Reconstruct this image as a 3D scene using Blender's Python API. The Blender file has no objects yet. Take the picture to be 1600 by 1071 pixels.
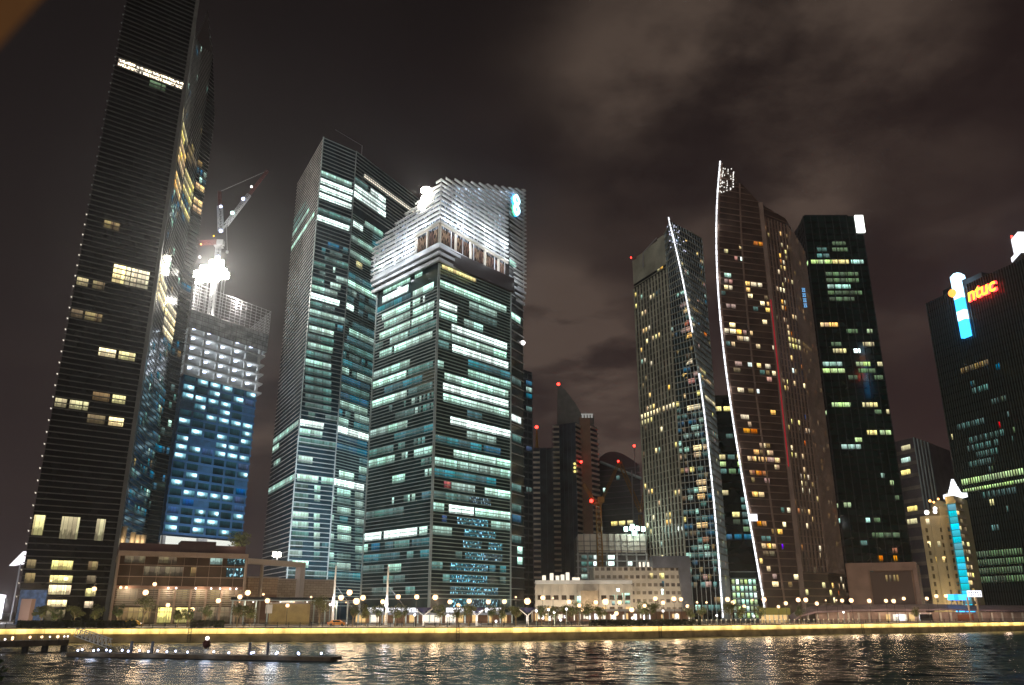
import bpy, math, random
from mathutils import Vector
import numpy as np
random.seed(11)
SC = bpy.context.scene
COL = SC.collection
# ------------------------------------------------------------------ camera model (used to survey the place)
F = 1271.2; HOR = 957.0; VPY = -3298.0; EYE = 6.3
TH = math.atan((HOR-535.5)/F)
K = math.cos(TH)/F
def tel(y):
    u = (535.5-y)/F
    return (math.sin(TH)+u*math.cos(TH))/(math.cos(TH)-u*math.sin(TH))
def zat(y, Y): return EYE + Y*tel(y)
def Yat(y, z): return (z-EYE)/tel(y)
def bx(x, y): return 800-(800-x)*(HOR-VPY)/(y-VPY)
def P(px, Y): return ((px-800)*Y*K, Y)
def at(x, y, Y): return Vector(((bx(x, y)-800)*Y*K, Y, zat(y, Y)))
GZ = 3.0
# ------------------------------------------------------------------ materials
def mat(name, col, rough=.6, metal=0., spec=.5, bump=None, var=None, emit=None, estr=0.):
    m = bpy.data.materials.new(name); m.use_nodes = True
    nt = m.node_tree; b = nt.nodes['Principled BSDF']
    b.inputs['Base Color'].default_value = (*col, 1); b.inputs['Roughness'].default_value = rough
    b.inputs['Metallic'].default_value = metal; b.inputs['Specular IOR Level'].default_value = spec
    if emit:
        b.inputs['Emission Color'].default_value = (*emit, 1); b.inputs['Emission Strength'].default_value = estr
    if var:
        sc, amt = var
        tc = nt.nodes.new('ShaderNodeTexCoord'); n = nt.nodes.new('ShaderNodeTexNoise')
        n.inputs['Scale'].default_value = sc; n.inputs['Detail'].default_value = 5
        nt.links.new(tc.outputs['Object'], n.inputs['Vector'])
        mr = nt.nodes.new('ShaderNodeMapRange'); mr.inputs[1].default_value = .3; mr.inputs[2].default_value = .7
        mr.inputs[3].default_value = 1-amt; mr.inputs[4].default_value = 1+amt
        nt.links.new(n.outputs[0], mr.inputs[0])
        mx = nt.nodes.new('ShaderNodeMix'); mx.data_type = 'RGBA'; mx.blend_type = 'MULTIPLY'; mx.inputs[0].default_value = 1
        mx.inputs[6].default_value = (*col, 1); nt.links.new(mr.outputs[0], mx.inputs[7])
        nt.links.new(mx.outputs[2], b.inputs['Base Color'])
    if bump:
        sc, st = bump
        tc = nt.nodes.new('ShaderNodeTexCoord'); n = nt.nodes.new('ShaderNodeTexNoise')
        n.inputs['Scale'].default_value = sc; n.inputs['Detail'].default_value = 3
        nt.links.new(tc.outputs['Object'], n.inputs['Vector'])
        bm = nt.nodes.new('ShaderNodeBump'); bm.inputs['Strength'].default_value = st
        nt.links.new(n.outputs[0], bm.inputs['Height']); nt.links.new(bm.outputs[0], b.inputs['Normal'])
    return m
def lampmat(name, col, s, sample=False):
    m = bpy.data.materials.new(name); m.use_nodes = True
    nt = m.node_tree; nt.nodes.clear()
    e = nt.nodes.new('ShaderNodeEmission'); o = nt.nodes.new('ShaderNodeOutputMaterial')
    e.inputs[0].default_value = (*col, 1); e.inputs[1].default_value = s
    nt.links.new(e.outputs[0], o.inputs[0])
    if not sample: m.cycles.emission_sampling = 'NONE'
    return m
class NG:
    def __init__(s, nt): s.nt = nt
    def n(s, t, **kw):
        x = s.nt.nodes.new(t)
        for k, v in kw.items(): setattr(x, k, v)
        return x
    def m(s, op, a, b=None, c=None):
        x = s.n('ShaderNodeMath', operation=op)
        for i, v in enumerate((a, b, c)):
            if v is None: continue
            if isinstance(v, (int, float)): x.inputs[i].default_value = v
            else: s.nt.links.new(v, x.inputs[i])
        return x.outputs[0]
    def l(s, a, b): s.nt.links.new(a, b)
def winmat(name, col, strength, mull=1.5, sparse=0., furn=1., spot=False, col2=None):
    """lit room seen through glazing: u in metres (+60 per window), v 0..1 over the glazed height"""
    m = bpy.data.materials.new(name); m.use_nodes = True
    nt = m.node_tree; nt.nodes.clear(); g = NG(nt)
    out = g.n('ShaderNodeOutputMaterial'); em = g.n('ShaderNodeEmission')
    uv = g.n('ShaderNodeUVMap'); sx = g.n('ShaderNodeSeparateXYZ'); g.l(uv.outputs[0], sx.inputs[0])
    u, v = sx.outputs[0], sx.outputs[1]
    idw = g.m('FLOOR', g.m('DIVIDE', u, 60.))
    wn = g.n('ShaderNodeTexWhiteNoise', noise_dimensions='1D'); g.l(idw, wn.inputs['W'])
    br = g.m('MULTIPLY_ADD', wn.outputs[0], .75, .5)
    # panes
    fr = g.m('FRACT', g.m('DIVIDE', u, mull))
    pane = g.m('MULTIPLY', g.m('GREATER_THAN', fr, .09), 1.)
    pane = g.m('MULTIPLY_ADD', pane, .7, .3)
    pid = g.m('FLOOR', g.m('DIVIDE', u, mull))
    wn2 = g.n('ShaderNodeTexWhiteNoise', noise_dimensions='1D'); g.l(pid, wn2.inputs['W'])
    blind = g.m('MULTIPLY_ADD', wn2.outputs[0], .6, .55)
    # furniture and clutter low down, luminaires high up
    cv = g.n('ShaderNodeCombineXYZ'); g.l(g.m('MULTIPLY', u, 1.3), cv.inputs[0]); g.l(g.m('MULTIPLY', v, 2.2), cv.inputs[1])
    no = g.n('ShaderNodeTexNoise'); no.inputs['Scale'].default_value = 1.; no.inputs['Detail'].default_value = 3
    g.l(cv.outputs[0], no.inputs['Vector'])
    fth = g.m('MULTIPLY_ADD', no.outputs[0], .9*furn, -.12)
    fm = g.n('ShaderNodeMapRange'); fm.inputs[1].default_value = -.05; fm.inputs[2].default_value = .12
    fm.inputs[3].default_value = .35; fm.inputs[4].default_value = 1.
    g.l(g.m('SUBTRACT', v, fth), fm.inputs[0])
    top = g.m('MULTIPLY_ADD', g.m('SMOOTH_MAX', g.m('SUBTRACT', v, .6), 0., .1), 1.4, .85)
    s = g.m('MULTIPLY', g.m('MULTIPLY', br, pane), g.m('MULTIPLY', blind, fm.outputs[0]))
    s = g.m('MULTIPLY', s, top)
    if sparse:
        cv2 = g.n('ShaderNodeCombineXYZ'); g.l(g.m('MULTIPLY', u, 1.7), cv2.inputs[0]); g.l(g.m('MULTIPLY', v, 2.6), cv2.inputs[1])
        n2 = g.n('ShaderNodeTexNoise'); n2.inputs['Scale'].default_value = 1.; n2.inputs['Detail'].default_value = 2
        g.l(cv2.outputs[0], n2.inputs['Vector'])
        mr = g.n('ShaderNodeMapRange'); mr.inputs[1].default_value = sparse; mr.inputs[2].default_value = sparse+.06
        mr.inputs[3].default_value = .05; mr.inputs[4].default_value = 1.3
        g.l(n2.outputs[0], mr.inputs[0]); s = g.m('MULTIPLY', s, mr.outputs[0])
    colout = None
    if spot:
        wn3 = g.n('ShaderNodeTexWhiteNoise', noise_dimensions='1D'); g.l(g.m('ADD', idw, .5), wn3.inputs['W'])
        du = g.m('DIVIDE', g.m('SUBTRACT', g.m('MODULO', u, 60.), g.m('MULTIPLY_ADD', wn3.outputs[0], 4.2, 1.2)), g.m('MULTIPLY_ADD', wn.outputs[0], 1.3, .5))
        dv = g.m('DIVIDE', g.m('SUBTRACT', v, .68), .22)
        d2 = g.m('ADD', g.m('MULTIPLY', du, du), g.m('MULTIPLY', dv, dv))
        on = g.m('GREATER_THAN', wn.outputs[0], .4)
        sp = g.m('MULTIPLY', g.m('EXPONENT', g.m('MULTIPLY', d2, -1.)), on)
        wide = g.m('MULTIPLY', g.m('EXPONENT', g.m('MULTIPLY', d2, -.12)), on)
        s = g.m('MULTIPLY', s, g.m('MULTIPLY_ADD', wide, 1.3, .18))
        s = g.m('MULTIPLY_ADD', sp, 2.6, s)
        mx = g.n('ShaderNodeMix', data_type='RGBA'); g.l(g.m('MINIMUM', g.m('MULTIPLY_ADD', wide, .35, sp), 1.), mx.inputs[0])
        mx.inputs[6].default_value = (*col, 1); mx.inputs[7].default_value = (*col2, 1); colout = mx.outputs[2]
    else:
        hs = g.n('ShaderNodeHueSaturation'); hs.inputs['Color'].default_value = (*col, 1)
        g.l(g.m('MULTIPLY_ADD', wn2.outputs[0], .04, .48), hs.inputs['Hue'])
        g.l(g.m('MULTIPLY_ADD', wn.outputs[0], .5, .75), hs.inputs['Saturation']); colout = hs.outputs[0]
    g.l(colout, em.inputs[0]); g.l(g.m('MULTIPLY', s, strength), em.inputs[1]); g.l(em.outputs[0], out.inputs[0])
    m.cycles.emission_sampling = 'NONE'
    return m
W = dict(
    cool=winmat('room_cool', (.62, 1., .82), 1.7), white=winmat('room_white', (.80, 1., .93), 2.6, furn=.5),
    mid=winmat('room_mid', (.60, .97, .82), 1.0), dim=winmat('room_dim', (.42, .82, .74), .32), dteal=winmat('room_dim_teal', (.20, .62, .70), .42),
    warm=winmat('room_warm', (1., .66, .27), 1.7, mull=1.2), warmw=winmat('room_warm_white', (1., .84, .50), 2.1, mull=1.4),
    dimwarm=winmat('room_dim_warm', (1., .72, .36), .32, mull=1.4), amber=winmat('room_amber', (1., .36, .07), .9),
    orange=winmat('room_orange', (1., .16, .03), 1.0), yell=winmat('room_yellow', (1., .86, .38), 1.3, mull=1.3),
    cyan=winmat('room_cyan', (.14, .55, .85), .32), blue=winmat('room_blue', (.05, .22, .6), .5),
    green=winmat('room_green', (.72, 1., .45), 1.1), dimgreen=winmat('room_dim_green', (.5, .75, .42), .28),
    spark=winmat('painted_sparkle', (.38, .82, 1.), 1.5, sparse=.57, furn=0), wspark=winmat('room_white_sparkle', (1., .86, .62), 3.4, sparse=.45, furn=0),  # cyan sparkle also stands in for glass reflections, painted as emission
    work=winmat('work_lit_bay', (.11, .44, .58), .75, spot=True, col2=(.6, .9, 1.)),
    pink=winmat('room_pink', (1., .6, .5), .8), red=winmat('room_red', (1., .03, .05), .8), violet=winmat('room_violet', (.25, .12, 1.), 1.))
def glass(name, col, rough=.12, spec=.5): return mat(name, col, rough, spec=spec, bump=(.09, .05), var=(.15, .4))
M = dict(
    gl_dark=glass('dark_glass', (.012, .013, .014)), gl_blue=glass('blue_glass', (.016, .042, .058)),
    gl_teal=glass('teal_glass', (.022, .05, .055)), gl_green=glass('green_glass', (.008, .022, .018)), gl_brown=glass('brown_glass', (.05, .035, .025)),
    gl_navy=glass('navy_glass', (.07, .085, .11)), net_blue=mat('blue_netting', (.02, .08, .17), .6, var=(.3, .4)),
    fin_dark=mat('dark_metal_fins', (.13, .127, .118), .45, var=(.2, .3)), fin_mid=mat('grey_metal_fins', (.44, .52, .53), .4, var=(.12, .3)),
    fin_light=mat('pale_metal_fins', (.5, .52, .54), .4, var=(.1, .3)), fin_teal=mat('green_grey_fins', (.42, .58, .55), .4, var=(.12, .35)), fin_warm=mat('bronze_fins', (.42, .36, .33), .5, var=(.15, .3)),
    fin_brown=mat('brown_metal_fins', (.25, .17, .132), .55, var=(.12, .3)), fin_olive=mat('olive_metal_fins', (.38, .36, .28), .55, var=(.12, .3)),
    conc=mat('concrete', (.48, .47, .45), .85, var=(.25, .25)), conc_d=mat('dark_concrete', (.18, .17, .16), .85, var=(.25, .25)),
    stone=mat('beige_stone', (.48, .37, .25), .8, var=(.4, .2)), white=mat('white_paint', (.8, .8, .78), .6, var=(.3, .1)),
    whitel=mat('pale_render', (.62, .56, .47), .75, var=(.2, .2)), brownw=mat('brown_render', (.26, .15, .10), .8, var=(.2, .25)), creamw=mat('cream_render', (.5, .4, .22), .75, var=(.15, .2)),
    greyw=mat('grey_render', (.22, .19, .21), .8, var=(.15, .2)), bluew=mat('blue_grey_panel', (.14, .15, .18), .5, var=(.2, .3)), purple=mat('mauve_roof', (.20, .14, .15), .6, var=(.3, .3)),
    steel=mat('galvanised_steel', (.4, .4, .42), .4, .7), black=mat('black_metal', (.02, .02, .022), .5), redp=mat('red_paint', (.09, .012, .01), .5), yelp=mat('yellow_paint', (.30, .15, .02), .5, var=(.5, .2)),
    leaf=mat('leaf', (.11, .12, .035), .6, var=(.6, .5)), leaf2=mat('dark_leaf', (.06, .085, .028), .6, var=(.6, .5)), bark=mat('bark', (.16, .11, .07), .9, var=(3., .4)),
    pave=mat('paving', (.16, .13, .10), .7, var=(.3, .3)), wood=mat('weathered_timber', (.12, .09, .06), .8, var=(1., .4)), canvas=mat('brown_canvas', (.34, .15, .045), .9, var=(6., .2)),
    blueum=mat('blue_fabric', (.035, .035, .10), .7), hedge=mat('hedge_leaf', (.05, .07, .02), .7, var=(.8, .5)))
def stripmat():
    m = lampmat('white_light_strip', (.93, .95, 1.), 3.); nt = m.node_tree; g = NG(nt); em = [n for n in nt.nodes if n.type == 'EMISSION'][0]
    tc = g.n('ShaderNodeTexCoord'); sx = g.n('ShaderNodeSeparateXYZ'); g.l(tc.outputs['Object'], sx.inputs[0]); d = g.m('DIVIDE', sx.outputs[2], 3.4)
    wn = g.n('ShaderNodeTexWhiteNoise', noise_dimensions='1D'); g.l(g.m('FLOOR', d), wn.inputs['W']); gap = g.m('MULTIPLY_ADD', g.m('GREATER_THAN', g.m('FRACT', d), .1), .85, .15)
    g.l(g.m('MULTIPLY', gap, g.m('MULTIPLY_ADD', wn.outputs[0], 1.5, 1.4)), em.inputs[1]); return m
L = dict(
    strip=stripmat(), lamp=lampmat('warm_lamp', (1., .62, .32), 2.9, True), lampw=lampmat('white_lamp', (1., .93, .9), 3.6, True), lampo=lampmat('orange_lamp', (1., .45, .12), 5.),
    blue=lampmat('blue_white_lamp', (.6, .68, 1.), 5., True), red=lampmat('red_beacon', (1., .03, .02), 9.), flood=lampmat('floodlight', (1., .96, .84), 40.), green=lampmat('green_white_lamp', (.6, 1., .85), 7.),
    box=lampmat('white_lightbox', (.92, .93, 1.), 1.6, True), shop=lampmat('lit_shopfront', (1., .90, .72), 1.15, True), shopw=lampmat('warm_shopfront', (1., .66, .28), .85),
    ltube=lampmat('edge_lamp_glow', (1., .9, .75), .9), signw=lampmat('white_sign', (.95, 1., .92), 2.6), signr=lampmat('red_sign', (1., .03, .03), 7.), signy=lampmat('yellow_sign', (1., .62, .05), 2.2), signb=lampmat('blue_sign', (.01, .22, 1.), 3.),
    signc=lampmat('cyan_sign', (.04, .42, 1.), 2.6), signg=lampmat('green_sign', (.1, .9, .45), 1.8), signbw=lampmat('blue_white_sign', (.5, .8, 1.), 3.), redl=lampmat('red_light_strip', (1., .03, .06), .3), bluel=lampmat('blue_light', (.08, .06, 1.), 2.))
# ------------------------------------------------------------------ mesh builder
class MB:
    def __init__(s): s.v = []; s.f = []; s.uv = []
    def quad(s, pts, uv=None):
        i = len(s.v); s.v += [tuple(p) for p in pts]; s.f.append(tuple(range(i, i+len(pts))))
        s.uv += list(uv) if uv else [(0, 0)]*len(pts)
    def prism(s, pts, z0, z1, cap=True):
        n = len(pts); zt = z1 if isinstance(z1, (list, tuple)) else [z1]*n
        i = len(s.v); s.v += [(p[0], p[1], z0) for p in pts] + [(p[0], p[1], z) for p, z in zip(pts, zt)]
        for k in range(n):
            l = (k+1) % n; s.f.append((i+k, i+l, i+n+l, i+n+k)); s.uv += [(0, 0)]*4
        if cap:
            s.f.append(tuple(i+n+k for k in range(n))); s.f.append(tuple(i+n-1-k for k in range(n))); s.uv += [(0, 0)]*2*n
    def box(s, c, d, rz=0.):
        cx, cy, cz = c; dx, dy, dz = d; a, b = math.cos(rz), math.sin(rz)
        s.prism([(cx+a*x-b*y, cy+b*x+a*y) for x, y in ((-dx/2, -dy/2), (dx/2, -dy/2), (dx/2, dy/2), (-dx/2, dy/2))], cz-dz/2, cz+dz/2)
    def wallbox(s, p0, p1, z0, z1, th):
        p0 = Vector(p0[:2]); p1 = Vector(p1[:2]); d = (p1-p0).normalized(); n = Vector((-d.y, d.x))*th
        s.prism([p0, p1, p1+n, p0+n], z0, z1)
    def tube(s, pts, r, k=8, r2=None, cap=True):
        pts = [Vector(p) for p in pts]; n = len(pts); base = len(s.v)
        for j, p in enumerate(pts):
            t = (pts[min(j+1, n-1)]-pts[max(j-1, 0)]).normalized()
            a = t.cross(Vector((0, 0, 1)) if abs(t.z) < .95 else Vector((1, 0, 0))).normalized(); b = t.cross(a)
            rr = r if r2 is None else r+(r2-r)*j/max(1, n-1)
            for q in range(k):
                an = 2*math.pi*q/k; s.v.append(tuple(p+(a*math.cos(an)+b*math.sin(an))*rr))
        for j in range(n-1):
            for q in range(k):
                w = (q+1) % k; s.f.append((base+j*k+q, base+(j+1)*k+q, base+(j+1)*k+w, base+j*k+w)); s.uv += [(0, 0)]*4
        if cap:
            s.f.append(tuple(base+q for q in range(k))); s.f.append(tuple(base+(n-1)*k+k-1-q for q in range(k))); s.uv += [(0, 0)]*2*k
    def lathe(s, prof, k=10, c=(0, 0, 0)):
        base = len(s.v)
        for r, z in prof:
            for q in range(k):
                an = 2*math.pi*q/k; s.v.append((c[0]+r*math.cos(an), c[1]+r*math.sin(an), c[2]+z))
        for j in range(len(prof)-1):
            for q in range(k):
                w = (q+1) % k; s.f.append((base+j*k+q, base+j*k+w, base+(j+1)*k+w, base+(j+1)*k+q)); s.uv += [(0, 0)]*4
        s.f.append(tuple(base+k-1-q for q in range(k))); s.f.append(tuple(base+(len(prof)-1)*k+q for q in range(k))); s.uv += [(0, 0)]*2*k
    def ball(s, c, r, k=10, h=6): s.lathe([(max(.01, r*math.sin(math.pi*j/h)), -r*math.cos(math.pi*j/h)) for j in range(h+1)], k, c)
    def lattice(s, a, b, w, n, r, up=None):
        """square truss from a to b"""
        a = Vector(a); b = Vector(b); t = (b-a).normalized()
        x = t.cross(Vector((0, 1, 0)) if abs(t.y) < .9 else Vector((1, 0, 0))).normalized(); y = t.cross(x)
        cs = [x*w/2+y*w/2, x*w/2-y*w/2, -x*w/2-y*w/2, -x*w/2+y*w/2]
        for c in cs: s.tube([a+c, b+c], r, 4)
        for i in range(n):
            p = a+(b-a)*i/n; q = a+(b-a)*(i+1)/n
            for j in range(4):
                s.tube([p+cs[j], q+cs[(j+1) % 4]], r*.7, 3, cap=False); s.tube([q+cs[j], q+cs[(j+1) % 4]], r*.7, 3, cap=False)
    def build(s, name, material, parent=None, org=None, smooth=False):
        me = bpy.data.meshes.new(name)
        o3 = Vector(org) if org is not None else (Vector(parent['org']) if parent is not None and 'org' in parent else Vector((0, 0, 0)))
        me.from_pydata([(a-o3.x, b-o3.y, c-o3.z) for a, b, c in s.v], [], s.f)
        uvl = me.uv_layers.new(name='UVMap'); uvl.data.foreach_set('uv', np.array(s.uv, dtype=np.float32).ravel())
        me.materials.append(material)
        if smooth: me.polygons.foreach_set('use_smooth', [True]*len(me.polygons))
        o = bpy.data.objects.new(name, me); COL.objects.link(o)
        if parent is not None: o.parent = parent; o['org'] = tuple(o3)
        elif org is not None: o.location = o3
        return o
def tag(o, label=None, cat=None, group=None, kind=None):
    for k, v in (('label', label), ('category', cat), ('group', group), ('kind', kind)):
        if v: o[k] = v
    return o
def thing(name, label, cat, loc=(0, 0, 0), group=None):
    o = bpy.data.objects.new(name, None); COL.objects.link(o); o.location = loc; o['org'] = tuple(loc)
    return tag(o, label, cat, group)
def dup(root, loc, label):
    r = root.copy(); COL.objects.link(r); r.location = loc; r['label'] = label
    for ch in list(root.children):
        c = ch.copy(); COL.objects.link(c); c.parent = r
        for g in list(ch.children):
            d = g.copy(); COL.objects.link(d); d.parent = c
    return r
def plight(loc, e, col=(1., .68, .38), r=.3):
    d = bpy.data.lights.new('lamp_or_fill_light', 'POINT'); d.energy = e; d.color = col; d.shadow_soft_size = max(r, .8)
    o = bpy.data.objects.new('lamp_or_fill_light', d); COL.objects.link(o); o.location = loc; return o
def slight(loc, tgt, e, col=(1, 1, 1), ang=70, r=.5):
    d = bpy.data.lights.new('flood_light', 'SPOT'); d.energy = e; d.color = col; d.shadow_soft_size = r; d.spot_size = math.radians(ang); d.spot_blend = .6
    o = bpy.data.objects.new('flood_light', d); COL.objects.link(o); o.location = loc
    o.rotation_euler = (Vector(tgt)-Vector(loc)).to_track_quat('-Z', 'Y').to_euler(); return o
# ------------------------------------------------------------------ towers
class Tower:
    def __init__(s, name, label, cat, chain, back, tops, z0, fh, glassm, group=None, prow=None, levels=1):
        s.chain = chain; s.nv = len(chain); s.back = [Vector(b) for b in back]; s.fh = fh; s.z0 = z0
        s.prow = prow or {}; pts = s.foot(z0); n = len(pts)
        s.tops = list(tops)+[min(tops)]*(n-len(tops)) if len(tops) < n else list(tops)
        c = sum((Vector(p) for p in pts), Vector((0, 0)))/n
        s.o = thing(name, label, cat, (c.x, c.y, z0), group); s.win = []; s.occ = []
        mb = MB(); rows = []
        for j in range(levels+1):
            r = []
            for i in range(n):
                z = z0+(s.tops[i]-z0)*j/levels; q = s.foot(z)[i]; r.append(len(mb.v)); mb.v.append((q[0], q[1], z))
            rows.append(r)
        for j in range(levels):
            for i in range(n):
                k = (i+1) % n; mb.f.append((rows[j][i], rows[j][k], rows[j+1][k], rows[j+1][i])); mb.uv += [(0, 0)]*4
        mb.f.append(tuple(rows[-1])); mb.uv += [(0, 0)]*n
        s.body = mb.build('glass_wall', glassm, s.o)
    def foot(s, z):
        r = []
        for i, (px, Y) in enumerate(s.chain):
            if i in s.prow: px = float(np.interp(z, s.prow[i][0], s.prow[i][1]))
            r.append(Vector(P(px, Y)))
        return r+s.back
    def top(s, i, u):  # roof height along face i, u in 0..1
        n = len(s.tops); return s.tops[i]+(s.tops[(i+1) % n]-s.tops[i])*u
    def offs(s, z, d, closed=True):
        p = s.foot(z); n = len(p); out = []
        for i in range(n):
            a, b, c = p[i-1], p[i], p[(i+1) % n]
            d1 = (b-a).normalized(); d2 = (c-b).normalized(); n1 = Vector((d1.y, -d1.x)); n2 = Vector((d2.y, -d2.x))
            m = (n1+n2); m = m/max(.25, m.length_squared)*2; out.append(b+m*d)
        return out
    def fins(s, name, material, faces, d, h, per=1, za=None, zb=None, phase=0., ub=None, jit=0.):
        mb = MB(); step = s.fh/per; za = za or s.z0; zb = zb or 1e9; k = 0
        while True:
            z = za+(k+phase)*step; k += 1
            if z+h > min(zb, max(s.tops)): break
            p = s.foot(z); q = s.offs(z, d); n = len(p)
            for i in faces:
                j = (i+1) % n; t0, t1 = s.tops[i], s.tops[j]; a, b = (0., 1.) if not ub else ub.get(i, (0., 1.))
                if z+h > min(t0, t1):
                    if z+h > max(t0, t1): continue
                    uu = (z+h-t0)/(t1-t0)
                    if t1 > t0: a = max(a, uu)
                    else: b = min(b, uu)
                if b-a < .02: continue
                A, B = p[i].lerp(p[j], a), p[i].lerp(p[j], b); C, D = q[i].lerp(q[j], a), q[i].lerp(q[j], b)
                zz = z+h
                mb.quad([(*C, z), (*D, z), (*D, zz), (*C, zz)]); mb.quad([(*C, zz), (*D, zz), (*B, zz), (*A, zz)]); mb.quad([(*A, z), (*B, z), (*D, z), (*C, z)])
                mb.quad([(*A, z), (*C, z), (*C, zz), (*A, zz)]); mb.quad([(*D, z), (*B, z), (*B, zz), (*D, zz)])
        if mb.f: return mb.build(name, material, s.o)
    def vfins(s, name, material, faces, d, w, sp, za=None, zb=None, segs=1, ub=None):
        mb = MB(); za = za or s.z0
        for i in faces:
            p = s.foot(za); L_ = (p[(i+1) % len(p)]-p[i]).length; n = max(1, int(L_/sp))
            for k in range(n+1):
                u = k/n
                if ub and not (ub[0] <= u <= ub[1]): continue
                zt = min(zb or 1e9, s.top(i, u)-.2); prev = None
                for g in range(segs+1):
                    z = za+(zt-za)*g/segs; p = s.foot(z); j = (i+1) % len(p); dr = (p[j]-p[i]).normalized(); nn = Vector((dr.y, -dr.x)); c = p[i].lerp(p[j], u)
                    ring = [(*(c-dr*w/2), z), (*(c-dr*w/2+nn*d), z), (*(c+dr*w/2+nn*d), z), (*(c+dr*w/2), z)]
                    if prev:
                        for e in range(3): mb.quad([prev[e], prev[e+1], ring[e+1], ring[e]])
                    prev = ring
                mb.quad(prev)
        return mb.build(name, material, s.o)
    def hit(s, x, y, i):
        """photo pixel -> (u in 0..1 on face i, z)"""
        b = bx(x, y); X = (b-800)*K; z = s.z0+50
        for _ in range(5):
            p = s.foot(z); A, B = p[i], p[(i+1) % len(p)]; d = B-A
            # point (X*Y, Y) on A+u d
            den = d.x-X*d.y; u = (X*A.y-A.x)/den; Y = A.y+u*d.y; z = zat(y, Y)
        return u, z
    def add(s, i, z0, z1, u0, u1, kind, e=.08):
        u0 = max(.004, u0); u1 = min(.996, u1)
        if u1 <= u0: return
        p = s.foot((z0+z1)/2); A, B = p[i], p[(i+1) % len(p)]; d = B-A; ln = d.length; dr = d/ln; n = Vector((dr.y, -dr.x))*e
        for (fi, a_, b_, c_, d_) in s.occ:
            if fi == i and z0 < d_-.05 and z1 > c_+.05 and u0 < b_-1e-4 and u1 > a_+1e-4: return
        zt = min(s.top(i, u0), s.top(i, u1))
        if z1 > zt-.3: return
        s.occ.append((i, u0, u1, z0, z1)); pb = s.foot(z0); pt = s.foot(z1); j = (i+1) % len(p)
        a0, b0, a1, b1 = (pb[i].lerp(pb[j], u0)+n, pb[i].lerp(pb[j], u1)+n, pt[i].lerp(pt[j], u0)+n, pt[i].lerp(pt[j], u1)+n)
        off = 60*random.randint(1, 400); w = (u1-u0)*ln
        s.win.append(((u1-u0)*ln*(z1-z0)/a0.y**2, kind, [(*a0, z0), (*b0, z0), (*b1, z1), (*a1, z1)], [(off, 0), (off+w, 0), (off+w, 1), (off, 1)]))
    def floor(s, z): return int(math.floor((z-s.z0)/s.fh))
    def row(s, i, x0, y0, x1, y1, kind, bay=9., nf=1, lo=.22, hi=.95, gap=.16):
        """a lit storey on face i between two photo pixels"""
        u0, za = s.hit(x0, y0, i); u1, zb = s.hit(x1, y1, i)
        if u0 > u1: u0, u1 = u1, u0
        k = s.floor((za+zb)/2); s.span(i, k, u0, u1, kind, bay, nf, lo, hi, gap)
    def span(s, i, k, u0, u1, kind, bay=9., nf=1, lo=.22, hi=.95, gap=.35):
        p = s.foot(s.z0+k*s.fh); ln = (p[(i+1) % len(p)]-p[i]).length; u0 = max(0, u0); u1 = min(1, u1)
        n = max(1, round((u1-u0)*ln/bay))
        for q in range(n):
            a = u0+(u1-u0)*q/n; b = u0+(u1-u0)*(q+1)/n
            kk = kind if isinstance(kind, str) else random.choice(kind)
            s.add(i, s.z0+(k+lo)*s.fh, s.z0+(k+nf-1+hi)*s.fh, a+gap/ln/2, b-gap/ln/2, kk)
    def scatter(s, faces, prob, kinds, ya=None, yb=None, w=3., urange=(0, 1), lo=.2, hi=.9, run=.3):
        for i in faces:
            nfl = s.floor(max(s.tops))
            for k in range(1, nfl):
                p = s.foot(s.z0+k*s.fh); ln = (p[(i+1) % len(p)]-p[i]).length; nb = max(1, int(ln/w))
                z = s.z0+k*s.fh; Y = p[i].y
                if ya and z > zat(ya, Y): continue
                if yb and z < zat(yb, Y): continue
                on = False
                for q in range(nb):
                    u = (q+.5)/nb
                    if not urange[0] <= u <= urange[1]: continue
                    pr = run if on else prob
                    on = random.random() < pr
                    if on: s.span(i, k, q/nb, (q+random.choice((.6, .85, .95)))/nb, random.choice(kinds), bay=99, lo=lo, hi=hi, gap=.2)
    def done(s, cap=100):
        s.win.sort(key=lambda w: -w[0]); rest = {}
        for j, (a, kind, q, uv) in enumerate(s.win):
            if j < cap:
                mb = MB(); mb.quad(q, uv); mb.build('window', W[kind], s.o)
            else:
                mb = rest.setdefault(kind, MB()); mb.quad(q, uv)
        if rest:
            # the many small remaining windows as one part
            mb = MB(); ks = list(rest); idx = []
            for n_, kx in enumerate(ks):
                r = rest[kx]; b = len(mb.v); mb.v += r.v; mb.uv += r.uv; mb.f += [tuple(b+q for q in f) for f in r.f]; idx += [n_]*len(r.f)
            o = mb.build('window', W[ks[0]], s.o); o['kind'] = 'stuff'
            for kx in ks[1:]: o.data.materials.append(W[kx])
            o.data.polygons.foreach_set('material_index', idx)
def para(chain, extra=None):
    """back corner closing a three-point chain into a parallelogram"""
    a, b, c = (Vector(P(*q)) for q in (chain[0], chain[1], chain[-1])); return [a+c-b]

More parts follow.
